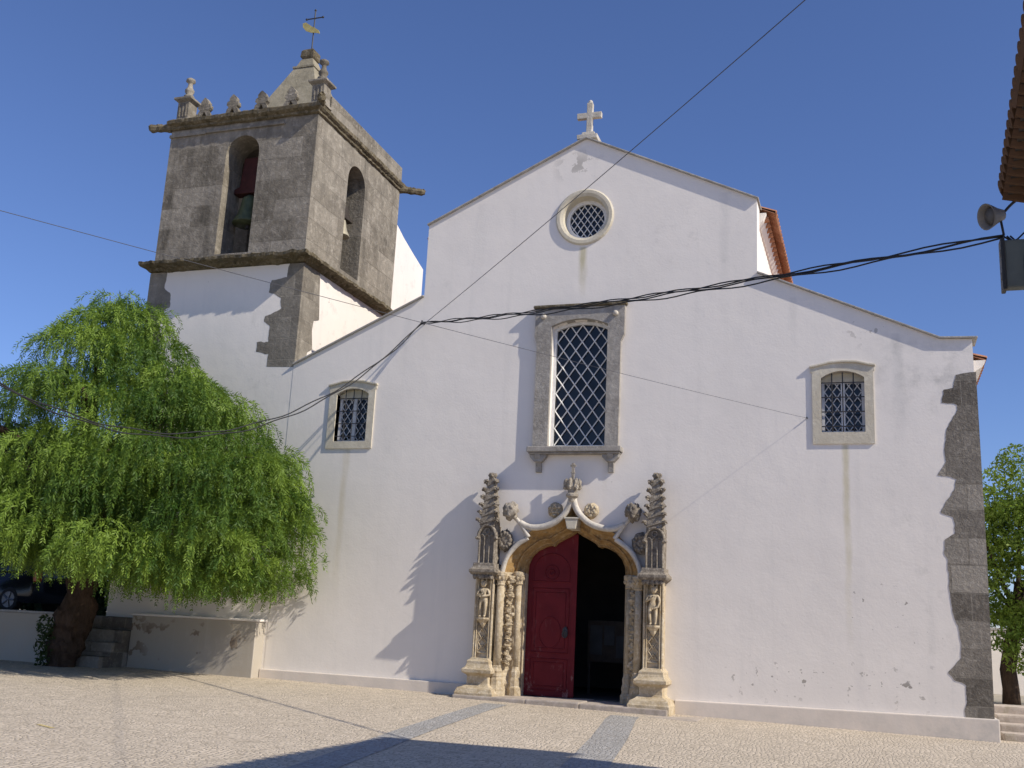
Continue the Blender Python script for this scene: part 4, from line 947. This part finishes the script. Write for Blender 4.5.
# ------------------------------------------------------------------ house at the right, seen only by its eave
house = thing('tiled_house', (7.0, -9.5, 0), 'white house with overhanging brown tiled eave at the upper right edge', 'house')
A5 = R(2.6)
ex = Vector((math.cos(A5), -math.sin(A5), 0)); ey = Vector((math.sin(A5), math.cos(A5), 0))
K = Vector((6.84, -9.10, 0))        # far eave corner in plan
def hp_(u, v, z): q = K+ex*u-ey*v; return (q.x, q.y, z)
def hbox(mb, u0, u1, v0, v1, z0, z1):
    return mb.add([hp_(u0, v0, z0), hp_(u1, v0, z0), hp_(u1, v1, z0), hp_(u0, v1, z0), hp_(u0, v0, z1), hp_(u1, v0, z1), hp_(u1, v1, z1), hp_(u0, v1, z1)], [(0,3,2,1),(4,5,6,7),(0,1,5,4),(1,2,6,5),(2,3,7,6),(3,0,4,7)])
mb = MB(); hbox(mb, .25, 9.0, .25, 4.7, -1, 5.735); mb.build('house_wall', 'plaster', house)
EZ = 5.84; sl_ = math.atan(.42); cs_, sn_ = math.cos(sl_), math.sin(sl_)
mb = MB(); tile_sheet(mb, hp_(0, 4.94, EZ), ey, ex*cs_+Vector((0, 0, sn_)), 4.94, 4.7/cs_, .19, .06, .05); rf = mb.build('roof', 'oldtile', house)
mb = MB(); tile_sheet(mb, hp_(0, 0, EZ-.004), ex, -ey*cs_+Vector((0, 0, sn_)), 9.4, 4.7/cs_, .19, .06, .05)
# hip: trim the end slope to its triangle
cut = []
for i, p in enumerate(mb.v):
    q = Vector(p)-K; u = q.dot(ex); v = -q.dot(ey)
    if u < v: mb.v[i] = tuple(Vector(p)+ex*(v-u)*1.0)
    elif 9.4-u < v: mb.v[i] = tuple(Vector(p)-ex*(v-(9.4-u)))
mb.build('roof_hip', 'oldtile', rf)
mb = MB(); hbox(mb, .06, .249, .06, 4.9, 5.735, 5.78); hbox(mb, .25, 9.0, .06, .249, 5.735, 5.78); mb.build('eave_soffit', 'darkwood', rf)
mb = MB()
for k in range(24):
    v = .12+k*.2; a = Vector(hp_(.02, v, 5.765)); b = Vector(hp_(.26, v, 5.70)); mb.tube([a, b], .055, 6)
mb.build('under_tile_row', 'oldtile', rf)
mb = MB(); hbox(mb, .238, .28, 3, 4, .0, 2.1); mb.build('house_door', 'darkwood', house, bevel=.01)
# lamp on its arm, junction box
lamp = thing('wall_lamp', (7.02, -9.3, 5.4), 'dull grey bell shaped lamp beside the cable junction at the right edge', 'lamp')
mb = MB(); ax_ = Vector((-.80, -.45, -.22)).normalized(); o = Vector((6.735, -9.2, 5.55))
s1 = ax_.cross(Vector((0, 0, 1))).normalized(); s2 = s1.cross(ax_)
mb.rings([[o+ax_*d+r*(math.cos(2*math.pi*k/20)*s1+math.sin(2*math.pi*k/20)*s2) for k in range(20)] for d, r in ((-.14, .03), (-.13, .055), (-.06, .078), (.0, .108), (.05, .13), (.06, .134), (.055, .122), (.0, .098), (-.06, .066), (-.1, .03))]); mb.build('lamp_shade', 'lampgrey', lamp, smooth=True)
mb = MB(); mb.rings([[o+ax_*d+r*(math.cos(2*math.pi*k/20)*s1+math.sin(2*math.pi*k/20)*s2) for k in range(20)] for d, r in ((-.02, .02), (.0, .085), (.012, .085), (.02, .02))]); mb.build('lamp_mouth', 'lampin', lamp, smooth=True)
mb = MB(); mb.tube(smooth2_3([tuple(o-ax_*.12), (6.95, -9.18, 5.70), (7.1, -9.25, 5.76), (7.28, -9.5, 5.70)], 2), .014, 6); mb.tube([tuple(o-ax_*.1), (6.84, -9.2, 5.34)], .012, 6); mb.build('lamp_arm', 'iron', lamp)
jb = thing('junction_box', (6.95, -9.2, 4.74), 'grey cable junction box hanging from the cables at the right edge', 'box')
mb = MB(); mb.box(6.815, 7.10, -9.27, -9.13, 4.78, 5.27); mb.build('box_body', 'box', jb, bevel=.02)
mb = MB(); mb.box(6.795, 6.835, -9.285, -9.115, 4.76, 5.29); mb.build('box_rim', 'boxdark', jb, bevel=.01)
for z in (4.9, 5.14):
    mb = MB(); mb.box(6.788, 6.80, -9.26, -9.2, z-.03, z+.03); mb.build('clip', 'lampgrey', jb)

# ------------------------------------------------------------------ overhead cables
def sag(a, b, s, n=40, t1=1.0):
    a, b = Vector(a), Vector(b); return [a.lerp(b, t)-Vector((0, 0, 4*s*t*(1-t))) for t in np.linspace(0, t1, n)]
H = Vector((-3.49, -.12, 7.62)); B = Vector((6.83, -9.2, 5.33)); E = Vector((-6.45, -9, 4.59))
def bundle(name, a, b, s, label, offs, t1=1.0, r=.014, grp=None):
    mb = MB()
    for i, (o, ds) in enumerate(offs):
        pts = sag(a, b, s+ds, 60, t1); n = len(pts)
        pts = [p+Vector((0, .02*math.cos(k*.9+i*2.1), o*math.sin(min(1, k/6)*1.57)+.018*math.sin(k*.9+i*2.1))) for k, p in enumerate(pts)]
        if t1 > 1: pts += [pts[-1]+(pts[-1]-pts[-4])*k*1.5 for k in range(1, 8)]
        mb.tube(pts, r, 6)
    return tag(mb.build(name, 'cable', smooth=True), label, 'cable', grp)
bundle('overhead_cable', H, B, .10, 'twisted black cable bundle from church facade to the house at right', [(0, 0), (.02, .02), (-.02, .05), (.0, .03)], r=.0095)
bundle('overhead_cable', H, E, 1.65, 'sagging black cable from church facade across the weeping tree', [(0, 0), (-.02, .05)], 1.12, r=.0115)
hk = MB(); hk.tube([(-3.49, .01, 7.62), (-3.49, -.14, 7.62)], .014, 6); hk.tube([(-3.49, -.13, 7.58), (-3.49, -.13, 7.67)], .02, 6); tag(hk.build('cable_hook', 'iron'), 'iron hook holding the cables on the facade left of tall window', 'hook')
mb = MB(); mb.tube(sag((-3.45, -.1, 7.60), (5.025, -9.0, 8.43), .05, 60, 2.5), .0062, 6); tag(mb.build('thin_wire', 'wire', smooth=True), 'thin wire rising diagonally over the gable into the sky', 'wire')
mb = MB(); mb.tube(sag((4.43, -.03, 5.42), (-2.04, -12.9, 4.85), .05, 60, 2.2), .0034, 6); tag(mb.build('thin_wire', 'wire', smooth=True), 'thin wire running left across the facade and past the tower', 'wire')
mb = MB(); mb.tube([(4.43, .01, 5.42), (4.43, -.06, 5.43)], .012, 6); tag(mb.build('wire_hook', 'iron'), 'small iron hook beside the right side window holding a thin wire', 'hook')
for k, (dx, dz) in enumerate(((.02, .0), (.12, .05), (.22, -.03))):
    mb = MB(); mb.tube(smooth2_3([(6.83+dx*.3, -9.2, 5.33), (6.9+dx, -9.22, 5.25-.1*k), (7.0+dx, -9.2, 5.35+dz), (7.22, -9.45, 5.5+.06*k)], 2), .009, 6)
    tag(mb.build('loose_cable', 'cable', smooth=True), ['short loose cable looping above the junction box', 'middle loose cable drooping from the bundle to the house', 'lowest loose cable hanging past the junction box'][k], 'cable', 'loose cables by the junction box')
mb = MB(); mb.tube(smooth2_3([(7.25, -9.45, 5.7), (7.03, -9.3, 5.3), (6.98, -9.31, 4.9), (7.05, -9.3, 4.6), (7.2, -9.4, 4.3)], 2), .009, 6); tag(mb.build('drop_cable', 'cable', smooth=True), 'dark cable running down in front of the junction box', 'cable')
# notice board inside the doorway
nb = thing('notice_board', (.2, 2.2, .1), 'dim notice board with pale papers standing inside the dark doorway', 'notice board')
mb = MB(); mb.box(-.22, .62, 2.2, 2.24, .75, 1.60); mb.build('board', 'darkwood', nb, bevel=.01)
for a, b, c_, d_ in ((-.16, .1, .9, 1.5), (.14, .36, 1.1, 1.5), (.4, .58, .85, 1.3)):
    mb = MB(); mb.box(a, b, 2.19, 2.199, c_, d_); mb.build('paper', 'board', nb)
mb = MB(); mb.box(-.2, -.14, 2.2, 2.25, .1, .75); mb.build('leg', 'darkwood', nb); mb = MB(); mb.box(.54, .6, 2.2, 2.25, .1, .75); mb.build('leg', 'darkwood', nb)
